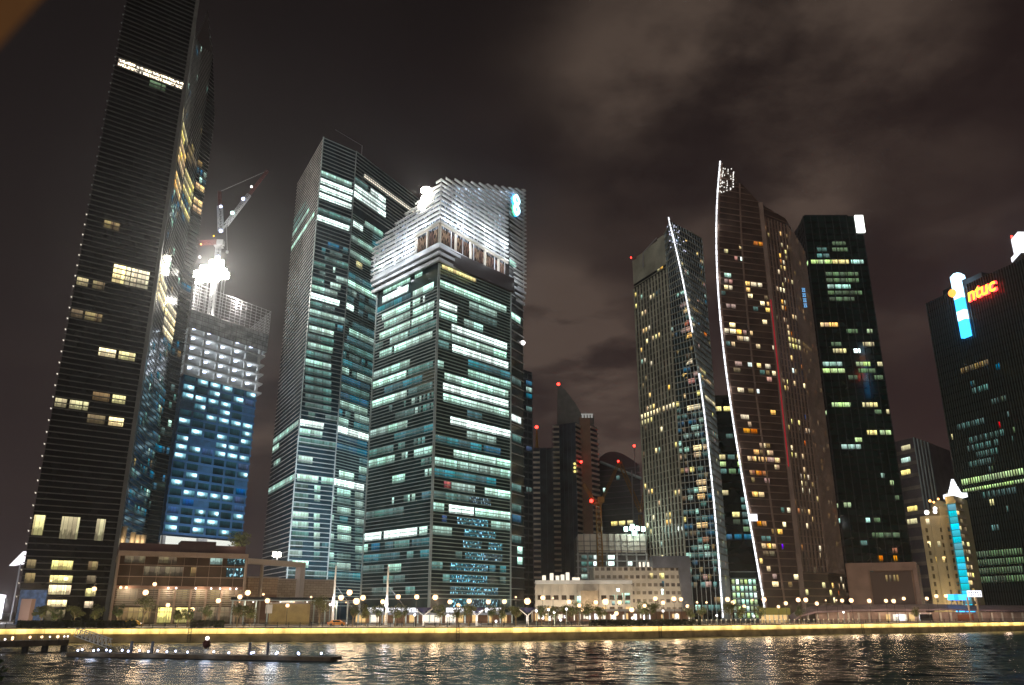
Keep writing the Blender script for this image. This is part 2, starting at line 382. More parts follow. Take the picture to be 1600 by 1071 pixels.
# ================================================================== SETTING
QPX = [-260, 0, 250, 500, 800, 1000, 1200, 1400, 1600, 1900]; QY = [184, 187, 191, 196, 203, 218, 243, 275, 312, 380]
def qY(px): return float(np.interp(px, QPX, QY))
def qpt(px, back=0.): y = qY(px)+back; return P(px, y)
wm = bpy.data.materials.new('water'); wm.use_nodes = True
g = NG(wm.node_tree); b = wm.node_tree.nodes['Principled BSDF']
b.inputs['Base Color'].default_value = (.010, .030, .046, 1); b.inputs['Roughness'].default_value = .06; b.inputs['IOR'].default_value = 1.33
b.inputs['Roughness'].default_value = .25; b.inputs['Specular IOR Level'].default_value = .2
tc = g.n('ShaderNodeTexCoord'); n_ = g.n('ShaderNodeTexNoise'); n_.inputs['Scale'].default_value = 2.4; n_.inputs['Detail'].default_value = 3; g.l(tc.outputs['Object'], n_.inputs['Vector'])
bm = g.n('ShaderNodeBump'); bm.inputs['Strength'].default_value = 1.; bm.inputs['Distance'].default_value = .02; g.l(n_.outputs[0], bm.inputs['Height']); g.l(bm.outputs[0], b.inputs['Normal'])
def sea():
    rs = np.random.RandomState(5); xs = np.concatenate(([-4000], np.arange(-190, 190.1, .32), [4000])); ys = np.concatenate(([-60], np.arange(76, 262, .36), [700]))
    X, Y = np.meshgrid(xs, ys); H = np.zeros_like(X); N = 46
    for k in range(N):
        lam = .75*(5/.75)**(rs.rand()**1.5); th = rs.normal(1.25, .55); kk = 2*math.pi/lam; a = WSL*math.sqrt(2/N)/kk
        H += a*np.sin(kk*(math.cos(th)*X+math.sin(th)*Y)+rs.rand()*6.283)
    gust = np.zeros_like(X)
    for k in range(7): gust += np.sin(X*rs.normal(0, .045)+Y*rs.normal(0, .03)+rs.rand()*6.283)/7
    H *= 1+.9*gust; H += .12*np.maximum(H, 0)*2
    ed = np.clip((190-np.abs(X))/12, 0, 1)*np.clip((Y-76)/6, 0, 1)*np.clip((262-Y)/8, 0, 1); H *= ed
    ny, nx = X.shape; co = np.stack((X, Y, H), -1).reshape(-1, 3).astype(np.float32)
    a = (np.arange(ny-1)[:, None]*nx+np.arange(nx-1)[None, :]).ravel(); q = np.stack((a, a+1, a+nx+1, a+nx), 1).ravel().astype(np.int32)
    me = bpy.data.meshes.new('water'); me.vertices.add(len(co)); me.vertices.foreach_set('co', co.ravel()); me.loops.add(len(q)); me.loops.foreach_set('vertex_index', q); nf = len(q)//4
    me.polygons.add(nf); me.polygons.foreach_set('loop_start', np.arange(0, nf*4, 4, dtype=np.int32)); me.polygons.foreach_set('use_smooth', np.ones(nf, bool)); me.update(); me.validate(); me.materials.append(wm)
    o = bpy.data.objects.new('water', me); COL.objects.link(o); return o
WSL = .105
tag(sea(), 'dark rippled bay water reflecting the city lights', 'water', kind='structure')
# ground behind the quay
mb = MB(); QF = [a+(c-a)*k/max(2, int(abs(c-a)/40)) for a, c in zip(QPX, QPX[1:]) for k in range(max(2, int(abs(c-a)/40)))]+[QPX[-1]]; e = [qpt(p, .6) for p in QF]
pts = e+[(5000, e[-1][1]+200), (5000, 7000), (-5000, 7000), (-5000, e[0][1]+50)]
mb.prism(pts, GZ-.5, GZ)
tag(mb.build('ground', M['pave']), 'paved waterfront promenade and city ground', 'ground', kind='structure')
def qstrip(mb, o0, o1, z0, z1):
    """solid strip along the quay between two set-backs"""
    for a, c in zip(QPX, QPX[1:]):
        n = max(2, int(abs(c-a)/40))
        for k in range(n):
            p, q = a+(c-a)*k/n, a+(c-a)*(k+1)/n
            mb.prism([qpt(p, o0), qpt(q, o0), qpt(q, o1), qpt(p, o1)], z0, z1)
mb = MB(); qstrip(mb, .55, 1.6, -2, 1.72)
qw = mb.build('quay_wall', mat('quay_stone', (.36, .27, .14), .8, var=(.35, .45), bump=(1.2, .2))); tag(qw, 'stone quay wall under a glowing yellow strip', 'quay wall', kind='structure')
mb = MB(); qstrip(mb, -.25, .9, GZ-.16, GZ+.06)
tag(mb.build('coping', M['conc_d'], qw), kind='structure')
# continuous LED lit fascia with lamp-by-lamp unevenness
fm = bpy.data.materials.new('led_lit_fascia'); fm.use_nodes = True; nt = fm.node_tree; nt.nodes.clear(); g = NG(nt)
tc = g.n('ShaderNodeTexCoord'); sx = g.n('ShaderNodeSeparateXYZ'); g.l(tc.outputs['Object'], sx.inputs[0])
n1 = g.n('ShaderNodeTexNoise', noise_dimensions='1D'); n1.inputs['Scale'].default_value = .22; n1.inputs['Detail'].default_value = 4; g.l(sx.outputs[0], n1.inputs['W'])
fr = g.m('FRACT', g.m('DIVIDE', sx.outputs[0], 6.)); jn = g.m('MULTIPLY_ADD', g.m('GREATER_THAN', fr, .03), .35, .65)
zz = g.n('ShaderNodeMapRange'); zz.inputs[1].default_value = 1.75; zz.inputs[2].default_value = 2.84; zz.inputs[3].default_value = .55; zz.inputs[4].default_value = 1.25; g.l(sx.outputs[2], zz.inputs[0])
pool = g.m('MULTIPLY_ADD', g.m('SINE', g.m('MULTIPLY', sx.outputs[0], 1.05)), .10, .92)
n3 = g.n('ShaderNodeTexNoise'); n3.inputs['Scale'].default_value = 1.; n3.inputs['Detail'].default_value = 5; mp3 = g.n('ShaderNodeMapping'); mp3.inputs['Scale'].default_value = (.9, .9, .15); g.l(tc.outputs['Object'], mp3.inputs[0]); g.l(mp3.outputs[0], n3.inputs['Vector'])
stn = g.n('ShaderNodeMapRange'); stn.inputs[1].default_value = .3; stn.inputs[2].default_value = .55; stn.inputs[3].default_value = .7; g.l(n3.outputs[0], stn.inputs[0])
st = g.m('MULTIPLY', g.m('MULTIPLY', g.m('MULTIPLY_ADD', n1.outputs[0], 1.7, .15), jn), g.m('MULTIPLY', zz.outputs[0], g.m('MULTIPLY', pool, stn.outputs[0])))
em = g.n('ShaderNodeEmission'); em.inputs[0].default_value = (1., .68, .20, 1); g.l(g.m('MULTIPLY', st, 2.0), em.inputs[1])
o_ = g.n('ShaderNodeOutputMaterial'); g.l(em.outputs[0], o_.inputs[0])
mb = MB(); qstrip(mb, 0, .7, 1.74, GZ-.17)
tag(mb.build('light_band', fm, qw), kind='structure')
# ================================================================== WORLD AND CITY GLOW
wd = bpy.data.worlds.new('World'); SC.world = wd; wd.use_nodes = True; nt = wd.node_tree; nt.nodes.clear(); g = NG(nt)
tc = g.n('ShaderNodeTexCoord'); sx = g.n('ShaderNodeSeparateXYZ'); g.l(tc.outputs['Generated'], sx.inputs[0])
dx, dy, dz = sx.outputs
den = g.m('MAXIMUM', g.m('ADD', dz, .12), .03)
cv = g.n('ShaderNodeCombineXYZ'); g.l(g.m('DIVIDE', dx, den), cv.inputs[0]); g.l(g.m('DIVIDE', dy, den), cv.inputs[1])
def cl(scale, det, lo, hi, seed):
    n = g.n('ShaderNodeTexNoise'); n.inputs['Scale'].default_value = scale; n.inputs['Detail'].default_value = det; n.inputs['Roughness'].default_value = .56
    ad = g.n('ShaderNodeVectorMath', operation='ADD'); ad.inputs[1].default_value = (seed, seed*.7, 0); g.l(cv.outputs[0], ad.inputs[0]); g.l(ad.outputs[0], n.inputs['Vector'])
    mr = g.n('ShaderNodeMapRange', interpolation_type='SMOOTHSTEP'); mr.inputs[1].default_value = lo; mr.inputs[2].default_value = hi; g.l(n.outputs[0], mr.inputs[0]); return mr.outputs[0]
c1 = cl(1.0, 6, .34, .70, 3.3); c2 = cl(2.1, 7, .34, .72, 8.1)
def blob(x, y, wpx, amp):
    u = Vector(((x-800)/F, (535.5-y)/F)); d = Vector((u.x, math.cos(TH)-u.y*math.sin(TH), math.sin(TH)+u.y*math.cos(TH))).normalized()
    vm = g.n('ShaderNodeVectorMath', operation='DOT_PRODUCT'); vm.inputs[1].default_value = d; g.l(tc.outputs['Generated'], vm.inputs[0])
    s2 = (wpx/F)**2
    return g.m('MULTIPLY', g.m('EXPONENT', g.m('DIVIDE', g.m('SUBTRACT', vm.outputs['Value'], 1.), s2*.5)), amp)
bl = None
for q in ((960, 150, 120, .9), (1160, 70, 170, .8), (1400, 90, 160, .75), (860, 490, 70, 1.6), (930, 560, 80, 1.4), (880, 620, 80, .4), (1120, 560, 60, .35), (1275, 320, 60, 1.5), (1090, 400, 50, .8), (1420, 480, 90, .5), (405, 640, 70, 1.2), (980, 690, 55, .9), (1520, 330, 80, .5), (1200, 500, 400, .12)):
    r = blob(*q); bl = r if bl is None else g.m('ADD', bl, r)
clouds = g.m('ADD', g.m('MULTIPLY', bl, g.m('MULTIPLY_ADD', g.m('MULTIPLY', c2, c1), 1.3, g.m('MULTIPLY_ADD', c2, .45, .05))), g.m('MULTIPLY', g.m('MULTIPLY', c1, c2), .10))
el = g.n('ShaderNodeMapRange'); el.inputs[1].default_value = -.02; el.inputs[2].default_value = .75; el.inputs[3].default_value = 1.; el.inputs[4].default_value = 0.; g.l(dz, el.inputs[0])
rt = g.n('ShaderNodeMapRange'); rt.inputs[1].default_value = -.5; rt.inputs[2].default_value = .55; g.l(dx, rt.inputs[0])
base = g.n('ShaderNodeMix', data_type='RGBA'); base.inputs[6].default_value = (.0070, .0056, .0053, 1); base.inputs[7].default_value = (.037, .0255, .0235, 1); g.l(g.m('POWER', el.outputs[0], 1.5), base.inputs[0])
tint = g.n('ShaderNodeMix', data_type='RGBA', blend_type='MULTIPLY'); tint.inputs[0].default_value = 1.; g.l(base.outputs[2], tint.inputs[6])
tr = g.n('ShaderNodeMix', data_type='RGBA'); tr.inputs[6].default_value = (.95, .96, 1., 1); tr.inputs[7].default_value = (1.15, .92, .98, 1); g.l(rt.outputs[0], tr.inputs[0]); g.l(tr.outputs[2], tint.inputs[7])
ac = g.n('ShaderNodeMix', data_type='RGBA', blend_type='ADD'); ac.inputs[7].default_value = (.056, .040, .030, 1); g.l(clouds, ac.inputs[0]); g.l(tint.outputs[2], ac.inputs[6])
bg = g.n('ShaderNodeBackground'); bg.inputs[1].default_value = 1.; g.l(ac.outputs[2], bg.inputs[0]); o_ = g.n('ShaderNodeOutputWorld'); g.l(bg.outputs[0], o_.inputs[0])
sd = bpy.data.lights.new('city_glow', 'SUN'); sd.energy = .55; sd.angle = math.radians(40); sd.color = (1., .95, .88)
so = bpy.data.objects.new('city_glow', sd); COL.objects.link(so); so.rotation_euler = (math.radians(72), 0, math.radians(-22))
# ================================================================== TOWERS
def retop(y, Y): return zat(y, Y)
# --- tall residential tower, left, cut by the top edge of the photo
ch = [(25, 262), (165, 278), (172.6, 304), (189, 322), (212, 342), (232, 349)]
t = Tower('residential_tower', 'tallest dark slab tower at left, cut by the top of the photo', 'tower', ch, [(P(25, 262)[0]-22, 349)], [252, 252, 252, zat(15, 322), zat(85, 342), zat(185, 349), 252], GZ, 3.95, M['gl_dark'])
LT = t
t.fins('louvre', M['fin_dark'], [0], .5, .32, per=2, za=GZ+8); t.fins('louvre', M['fin_dark'], range(1, 5), .16, .34, per=2, za=GZ+8)
t.vfins('mullion', M['gl_dark'], [0], .2, .3, 8.4)
mb = MB(); p = t.foot(0); mb.prism([p[1]+Vector((-.2, -.7)), p[1]+Vector((1.0, -.2)), p[1]+Vector((.7, .9)), p[1]+Vector((-.6, .6))], GZ, 251.5); mb.build('corner_pier', M['fin_dark'], t.o)
for k in range(2, 60):   # small lamps on the left edge, one a storey
    z = GZ+k*t.fh; q = t.foot(z)[0]; m_ = MB(); m_.lathe([(.06, -.3), (.32, .22), (.28, .28)], 6, (q.x-.55, q.y-.25, z)); m_.tube([(q.x-.55, q.y-.25, z+.3), (q.x+.1, q.y+.1, z+.3)], .08, 4)
    if k % 1 == 0: m_.build('edge_lamp', L['ltube'] if k < 36 else M['fin_mid'], t.o)
for r in ((184, 98, 287, 133, 'wspark', 3.2, 1), (190, 106, 262, 128, 'wspark', 6, 1), (233, 130, 259, 139, 'dimgreen', 5, 1), (163, 345, 188, 350, 'dimwarm', 9, 1), (176, 427, 232, 442, 'warmw', 4, 2), (172, 444, 205, 448, 'warmw', 7, 1), (206, 449, 224, 452, 'warmw', 7, 1),
          (118, 448, 136, 452, 'yell', 7, 1), (143, 450, 162, 456, 'dimwarm', 7, 1), (102, 492, 128, 500, 'dimwarm', 7, 1), (131, 500, 158, 507, 'dimwarm', 7, 1), (153, 555, 180, 560, 'warmw', 9, 1), (183, 561, 210, 567, 'yell', 9, 1),
          (80, 634, 103, 637, 'yell', 9, 1), (107, 638, 137, 642, 'yell', 9, 1), (143, 626, 170, 630, 'dimwarm', 9, 1), (174, 630, 195, 633, 'yell', 9, 1), (135, 659, 163, 663, 'dimwarm', 9, 1), (168, 664, 192, 667, 'warmw', 9, 1)):
    t.row(0, *r[:4], r[4], bay=r[5], nf=r[6])
for (x0, x1, y0, y1, kd, nf) in ((48, 71, 806, 836, 'yell', 1), (91, 125, 809, 842, 'yell', 1), (146, 165, 812, 845, 'yell', 1), (79, 114, 877, 890, 'yell', 1), (76, 113, 900, 911, 'yell', 1), (74, 111, 915, 929, 'warmw', 1), (40, 57, 875, 888, 'dimwarm', 1), (37, 55, 896, 911, 'dimwarm', 1),
        (136, 153, 878, 891, 'dimwarm', 1), (134, 150, 900, 912, 'dimwarm', 1), (132, 150, 920, 932, 'yell', 1), (72, 104, 938, 948, 'shop' and 'warmw', 1), (130, 145, 940, 950, 'warmw', 1), (71, 102, 953, 964, 'dimwarm', 1)):
    u0, za = t.hit(x0, y1, 0); u1, zb = t.hit(x1, y0, 0); t.add(0, za, zb, u0, u1, kd, e=.6)
for r in ((0, 0),):
    pass
for (f, k0, k1, kd, pr) in ((1, 44, 52, 'dimwarm', .5), (2, 44, 51, 'warm', .7), (3, 44, 50, 'yell', .6), (4, 46, 50, 'warm', .5), (2, 30, 34, 'warmw', .9), (1, 30, 35, 'warmw', .9), (3, 29, 34, 'warmw', .8)):
    for k in range(k0, k1):
        if random.random() < pr: t.span(f, k, 0.05, .95, kd, bay=4)
for f_, kd_ in ((1, 'warmw'), (2, 'yell'), (3, 'dimwarm')):
    kk_ = t.floor(t.hit(287, 133, 0)[1]); t.span(f_, kk_, .02, .9, kd_, bay=4); t.span(f_, kk_-1, .02, .5, kd_, bay=4)
t.scatter([1, 2, 3, 4], .05, ['mid', 'cyan', 'cyan', 'dim', 'dimwarm', 'cool', 'dimwarm'], w=2.6, run=.35)
t.scatter([2, 3, 4], .25, ['cyan', 'cyan', 'mid'], ya=265, yb=345, w=2.4, run=.5)
t.scatter([1, 2, 3, 4], .14, ['cyan', 'cyan', 'dim', 'dteal'], ya=520, yb=830, w=2.4, run=.4)
t.done()
# --- tower under construction behind it
ch = [(238, 372), (366, 408)]; b0, b1 = P(238, 372), P(366, 408)
ztop = 152
CT = Tower('unfinished_tower', 'half built tower with blue netting below bare lit concrete floors and a floodlit top', 'tower', ch, [(b1[0]-26, b1[1]+38), (b0[0]-26, b0[1]+38)], [zat(600, 390)]*4, zat(838, 385), 4.1, M['net_blue'])
t = CT
t.fins('louvre', mat('blue_edge_beam', (.03, .10, .23), .5), [0, 1], .35, 1.0)
nf = t.floor(t.tops[0])
for k in range(0, nf):
    for q in range(6):
        if random.random() < (.92 if q < 5 else .7): t.span(0, k, q/6+.012, (q+1)/6-.012, 'work', bay=99, lo=.26, hi=.98, gap=.25)
        elif random.random() < .6: t.span(0, k, q/6+.012, (q+1)/6-.012, 'blue', bay=99, lo=.26, hi=.98)
t.span(0, nf-1, .1, .8, 'spark', bay=9)
t.done()
zt = t.tops[0]; d = (Vector(b1)-Vector(b0)).normalized(); bk = Vector((-26, 38)).normalized(); nn = Vector((d.y, -d.x)); Lc = (Vector(b1)-Vector(b0)).length
def ct(u, v): return Vector(b0)+d*u*Lc+bk*v
mc, ms = MB(), MB()
nfl = 5; fhh = 5.0
for k in range(nfl+1):
    z = zt+k*fhh; ms = MB(); e = 1.2
    c = [ct(0, 0)-d*e+nn*e, ct(1, 0)+d*2.2+nn*e, ct(1, 34)+d*1.5, ct(0, 34)-d*e]
    ms.prism(c, z-.25, z+.55); ms.build('floor_slab', M['conc'], t.o)
    if k < nfl:
        for q in range(6):
            p = ct(q/5*.98+.01, .8); m_ = MB(); m_.box((p.x, p.y, z+fhh/2+.1), (1.1, 1.1, fhh-1.1), math.atan2(d.y, d.x)); m_.build('column', M['conc'], t.o)
        m_ = MB(); a, b_ = ct(.02, 12), ct(.98, 12); m_.wallbox(a, b_, z+.56, z+fhh-.26, .4); m_.build('core_wall', M['conc'], t.o)
        if k < 5:
            for q in range(5):
                if (q*7+k*3) % 11 in (4,): continue
                p = ct((q+.35)/5, 2.2); m_ = MB(); m_.box((p.x, p.y, z+fhh-.9), (1.5, .5, .7)); m_.build('work_lamp', L['blue'], t.o)
                plight((p.x, p.y+.3, z+fhh-1.6), 520, (.78, .9, 1.), .4)
zs = zt+nfl*fhh; m_ = MB(); e = 2.2; q = [ct(0, 0)-d*e+nn*e, ct(1, 0)+d*e+nn*e, ct(1, 34)+d*e, ct(0, 34)-d*e]
scr = mat('formwork_screen', (.42, .43, .43), .7, var=(.3, .5))
for a, b_ in zip(q, q[1:]+q[:1]): m_.wallbox(a, b_, zs-2.5, zs+7, .2)
m_.build('formwork_screen', scr, t.o); m_ = MB()
for a, b_ in zip(q[:2], q[1:3]):
    for zz in (-2.3, .2, 2.6, 4.8, 6.8): m_.tube([(*(a+nn*.15), zs+zz), (*(b_+nn*.15), zs+zz)], .16, 4)
    for k in range(15): pq = a.lerp(b_, k/14)+nn*.15; m_.tube([(*pq, zs-2.5), (*pq, zs+7)], .11, 4)
m_.build('formwork_rib', M['fin_dark'], t.o); m_ = MB()
m_ = MB()
for k in range(9):     # open scaffold lifts above the screen
    z = zs+7+k*1.65
    for a, b_ in zip(q, q[1:]+q[:1]): m_.tube([(*a, z), (*b_, z)], .11, 4)
for a, b_ in zip(q, q[1:]+q[:1]):
    for k in range(15): p = a.lerp(b_, k/15); m_.tube([(*p, zs+7), (*p, zs+20.5)], .1, 4)
m_.build('scaffold', M['steel'], t.o)
m_ = MB(); m_.prism([ct(.05, 4), ct(.95, 4), ct(.95, 30), ct(.05, 30)], zs+2, zs+8); m_.build('roof_deck', M['conc'], t.o)
for (x, y) in ((308, 428), (318, 420), (327, 424), (338, 421), (348, 425), (333, 411), (344, 412), (312, 437), (324, 436), (338, 434), (352, 431)):
    p = at(x, y, 384); m_ = MB(); m_.box(p, (3.6, 1.0, 3.2)); f_ = m_.build('floodlight', L['flood'], t.o); m_ = MB(); m_.tube([(p.x, p.y+.6, p.z), (p.x, p.y+.6, zs+8)], .12, 4); m_.build('lamp_pole', M['steel'], f_)
p = at(330, 420, 384)
plight((p.x, p.y-2, p.z+1), 150000, (1., .96, .86), 1.5); plight((p.x+14, p.y+6, zs+17), 26000, (1., .95, .85), 1.5)
# lit white lobby wall and legs below the netting
m_ = MB(); a, b_ = ct(.02, 6), ct(.98, 6); m_.wallbox(a, b_, GZ+15, t.z0-.3, .4); m_.build('lobby_wall', L['shop'] if 0 else lampmat('lit_lobby_wall', (.93, .95, .86), .85), t.o)
for u in (.03, .5, .97):
    p = ct(u, 3); m_ = MB(); m_.box((p.x, p.y, (GZ+t.z0)/2-.2), (5 if u == .5 else 1.5, 1.5, t.z0-GZ-.4), math.atan2(d.y, d.x)); m_.build('column', M['conc'], t.o)
# --- second office tower (taller, behind)
A, B, Cc = (402, 420), (443, 372), (629, 440)
ch = [A, B, (507, 386), Cc]; zr = zat(214, 372)
back = [(P(*Cc)[0]-20, P(*Cc)[1]+45)]
T2 = Tower('office_tower', 'taller of the two banded glass office towers with a flat dark top, standing behind', 'office tower', ch, back, [zr]*5, GZ, 4.25, M['gl_blue'], 'banded office towers')
t = T2
t.fins('louvre', M['fin_warm'], [0], .14, .34, per=2, za=GZ+14)
t.fins('spandrel', M['fin_mid'], [1], .45, .34, per=2, za=GZ+6)
t.fins('fine_louvre', M['fin_teal'], [2], .45, .26, per=3, za=GZ+6, zb=zat(330, 386))
t.fins('crown_louvre', M['fin_mid'], [2], .45, .34, per=2, za=GZ+4.25*int((zat(330, 386)-GZ)/4.25+1))
t.vfins('edge_mullion', M['fin_mid'], [1], .6, .35, 40)
R2 = [(1, 499, 277, 550, 285, 'mid'), (2, 551, 287, 575, 294, 'dim'), (1, 500, 283, 551, 290, 'white'), (2, 553, 291, 603, 305, 'white'), (1, 499, 292, 551, 299, 'white'), (2, 553, 301, 603, 316, 'white'), (1, 497, 303, 550, 310, 'white'), (2, 552, 311, 603, 328, 'white'), (1, 496, 316, 549, 325, 'white'),
      (1, 492, 345, 546, 354, 'white'), (2, 551, 353, 567, 358, 'white'), (2, 569, 360, 598, 368, 'mid'), (1, 515, 452, 532, 456, 'cool'), (2, 534, 451, 596, 466, 'cool'), (1, 486, 458, 527, 463, 'mid'), (1, 484, 471, 530, 478, 'white'), (2, 532, 473, 553, 479, 'white'), (1, 482, 500, 524, 504, 'dim'), (1, 482, 512, 522, 516, 'cool'), (1, 480, 540, 520, 545, 'mid'), (1, 512, 380, 530, 384, 'cyan'), (1, 515, 398, 535, 402, 'dim'),
      (1, 520, 418, 524, 419, 'cool'), (2, 556, 414, 566, 416, 'yell'), (2, 583, 420, 597, 425, 'mid'), (1, 467, 664, 506, 666, 'white'), (2, 508, 666, 576, 674, 'white'), (1, 463, 677, 504, 679, 'mid'), (1, 465, 724, 488, 725, 'cool'), (2, 529, 744, 553, 746, 'cool'), (1, 463, 754, 497, 755, 'cool'), (2, 498, 756, 569, 761, 'white'), (2, 510, 690, 573, 697, 'cyan'), (2, 505, 705, 573, 713, 'cyan'), (2, 502, 725, 520, 727, 'mid'),
      (2, 525, 573, 582, 583, 'dteal'), (2, 521, 599, 578, 606, 'cyan'), (2, 518, 612, 577, 619, 'dim'), (2, 514, 624, 576, 631, 'cyan'), (2, 512, 637, 574, 645, 'mid'), (2, 511, 650, 545, 654, 'mid'), (2, 545, 520, 590, 530, 'mid'), (2, 541, 536, 590, 545, 'dteal'), (2, 535, 552, 585, 562, 'dim'), (1, 478, 527, 522, 530, 'dim'),
      (0, 457, 345, 478, 320, 'dim'), (0, 455, 357, 480, 330, 'dim'), (0, 454, 368, 482, 340, 'mid'), (0, 453, 391, 490, 349, 'cool'), (0, 457, 378, 484, 350, 'mid'), (0, 425, 684, 466, 666, 'mid'), (0, 423, 700, 436, 695, 'cool'), (0, 428, 725, 438, 720, 'mid'), (0, 420, 762, 462, 756, 'mid')]
for r in R2: t.row(r[0], *r[1:5], r[5], bay=8 if r[0] else 5)
for y in (552, 566, 580, 594, 608, 622, 636): t.row(1, 476, y, 518, y+3, random.choice(['dim', 'dim', 'mid']), bay=5)
for y in (770, 786, 802, 817, 833, 849, 864, 879):
    for (x0, x1, f) in ((456, 482, 1), (490, 500, 1), (501, 522, 2), (526, 548, 2), (554, 568, 2)):
        if random.random() < .88: t.row(f, x0, y, x1, y+2, random.choice(['mid', 'mid', 'cool', 'dim', 'mid']), bay=7)
t.scatter([1, 2], .04, ['dim', 'dim', 'mid', 'dteal'], w=4, ya=360, run=.5); t.scatter([2], .3, ['dim', 'dteal'], w=5, ya=440, yb=660, run=.7)
for k in range(4, t.floor(zr)-9):
    for f in (1, 2):
        if random.random() < .8: t.span(f, k, random.choice((0, 0, 0, .3)), random.choice((1, 1, .7)), [random.choice(['dim', 'dteal', 'dteal', 'mid'] if f == 2 else ['dim', 'dim', 'dim', 'mid'])], bay=6, gap=.16)
t.row(2, 610, 702, 628, 704, 'red')
m_ = MB(); c_ = t.foot(0); lt0 = c_[2].lerp(c_[3], .13); lt1 = c_[2].lerp(c_[3], .93)
for k, zz in enumerate((zat(281, 398), zat(285, 398))):
    n_ = Vector((.3, -.8)); n2 = 26
    for j in range(n2):
        a, b_ = lt0.lerp(lt1, j/n2), lt0.lerp(lt1, (j+.8)/n2); m_.quad([(*(a+n_*.8), zz), (*(b_+n_*.8), zz), (*(b_+n_*.8), zz+(.9 if k else .4)), (*(a+n_*.8), zz+(.9 if k else .4))])
m_.build('light_strip', L['shop'], t.o)
m_ = MB(); a = at(524, 203, 386); b_ = at(566, 228, 400); m_.tube([a, b_], .18, 5); m_.tube([b_, (b_.x, b_.y, zr)], .3, 5); m_.tube([(b_.x-3, b_.y, zr+1.2), (b_.x+3, b_.y, zr+1.2)], 1.2, 6); m_.build('roof_crane', M['steel'], t.o)
# --- first office tower with illuminated crown
A, B, Cc, D = (563, 338), (670, 305), (797, 338), (819, 352)
zb_ = zat(386, 305)
ch = [A, B, Cc]; pa, pb, pc = (Vector(P(*q)) for q in ch)
T1 = Tower('office_tower', 'banded glass office tower in front with a bright white lit crown and sloping roof', 'office tower', ch, [pa+pc-pb], [zb_]*4, GZ, 4.25, M['gl_teal'], 'banded office towers')
t = T1
t.fins('louvre', M['fin_teal'], [1], .45, .27, per=3, za=GZ+8, zb=zat(392, 305))
t.fins('spandrel', M['fin_mid'], [0], .45, .22, per=3, za=GZ+8, zb=zat(445, 305))
t.vfins('edge_mullion', M['fin_mid'], [0, 1], .6, .3, 80)
m_ = MB(); q = t.offs(0, 1.3); m_.prism(q, zat(410, 305), zb_-.1); m_.build('crown_soffit', mat('soffit_panel', (.05, .035, .033), .4), t.o)
R1 = [(0, 599, 460, 641, 441, 'cool'), (0, 648, 437, 660, 431, 'cool'), (0, 597, 474, 638, 459, 'white'), (0, 645, 457, 678, 442, 'cool'), (0, 597, 492, 641, 476, 'cool'), (0, 645, 472, 657, 464, 'cool'), (0, 661, 466, 664, 465, 'white'), (0, 600, 507, 641, 492, 'mid'), (0, 645, 488, 679, 473, 'cool'), (0, 593, 524, 641, 508, 'cool'), (0, 643, 504, 677, 489, 'cool'), (0, 609, 535, 638, 523, 'mid'), (0, 593, 554, 613, 547, 'mid'), (0, 616, 545, 676, 522, 'cool'), (0, 588, 560, 612, 551, 'mid'),
      (0, 582, 610, 635, 592, 'cool'), (0, 637, 591, 676, 580, 'dim'), (0, 582, 626, 636, 609, 'cool'), (0, 638, 610, 676, 600, 'dim'), (0, 563, 842, 596, 836, 'white'), (0, 600, 835, 652, 828, 'white'), (0, 655, 831, 668, 828, 'cool'), (0, 563, 858, 575, 856, 'mid'), (0, 580, 856, 594, 853, 'cyan'), (0, 560, 896, 600, 891, 'dim'), (0, 606, 893, 627, 891, 'mid'), (0, 616, 852, 640, 850, 'dim'),
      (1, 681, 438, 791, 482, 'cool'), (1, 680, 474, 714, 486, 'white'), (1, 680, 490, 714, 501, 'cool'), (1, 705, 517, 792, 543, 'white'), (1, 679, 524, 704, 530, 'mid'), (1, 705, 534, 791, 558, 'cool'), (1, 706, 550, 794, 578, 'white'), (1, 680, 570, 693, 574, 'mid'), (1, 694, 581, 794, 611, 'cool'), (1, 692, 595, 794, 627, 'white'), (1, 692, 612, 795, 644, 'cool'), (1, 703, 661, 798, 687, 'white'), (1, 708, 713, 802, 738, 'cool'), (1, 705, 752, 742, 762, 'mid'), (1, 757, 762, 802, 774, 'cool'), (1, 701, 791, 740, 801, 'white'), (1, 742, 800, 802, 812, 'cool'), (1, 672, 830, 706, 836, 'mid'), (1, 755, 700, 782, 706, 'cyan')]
for r in R1: t.row(r[0], *r[1:5], r[5], bay=9, lo=.16, hi=.92)
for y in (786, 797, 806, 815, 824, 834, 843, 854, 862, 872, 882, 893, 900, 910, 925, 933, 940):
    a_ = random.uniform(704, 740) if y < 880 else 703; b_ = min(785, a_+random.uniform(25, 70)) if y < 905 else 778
    t.row(1, a_, y, b_, y+(b_-a_)*.04, 'spark', bay=9)  # cyan speckled bays, reflections in the glass painted as emission
t.scatter([1], .35, ['dim', 'dteal'], w=6, ya=840, run=.6, urange=(.2, 1)); t.scatter([0], .06, ['dim', 'mid', 'dim'], w=2.5, ya=640, yb=800, run=.45)
t.scatter([0, 1], .3, ['dim'], w=7, ya=880, yb=950)
for k in range(5, t.floor(zb_)-3):
    for f in (0, 1):
        if random.random() < (.9 if f else .7):
            a_ = random.choice((0, 0, .2, .4)); b_ = random.choice((1, 1, .8, .6)); t.span(f, k, a_, max(b_, a_+.2), [random.choice(['dim', 'dim', 'mid', 'mid', 'dteal', 'dteal'])], bay=6, lo=.16, hi=.92, gap=.16)
t.row(1, 694, 731, 701, 734, 'red', bay=9); t.row(1, 693, 756, 704, 758, 'red', bay=9); t.row(1, 690, 816, 698, 820, 'blue', bay=9)
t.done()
T2.done()
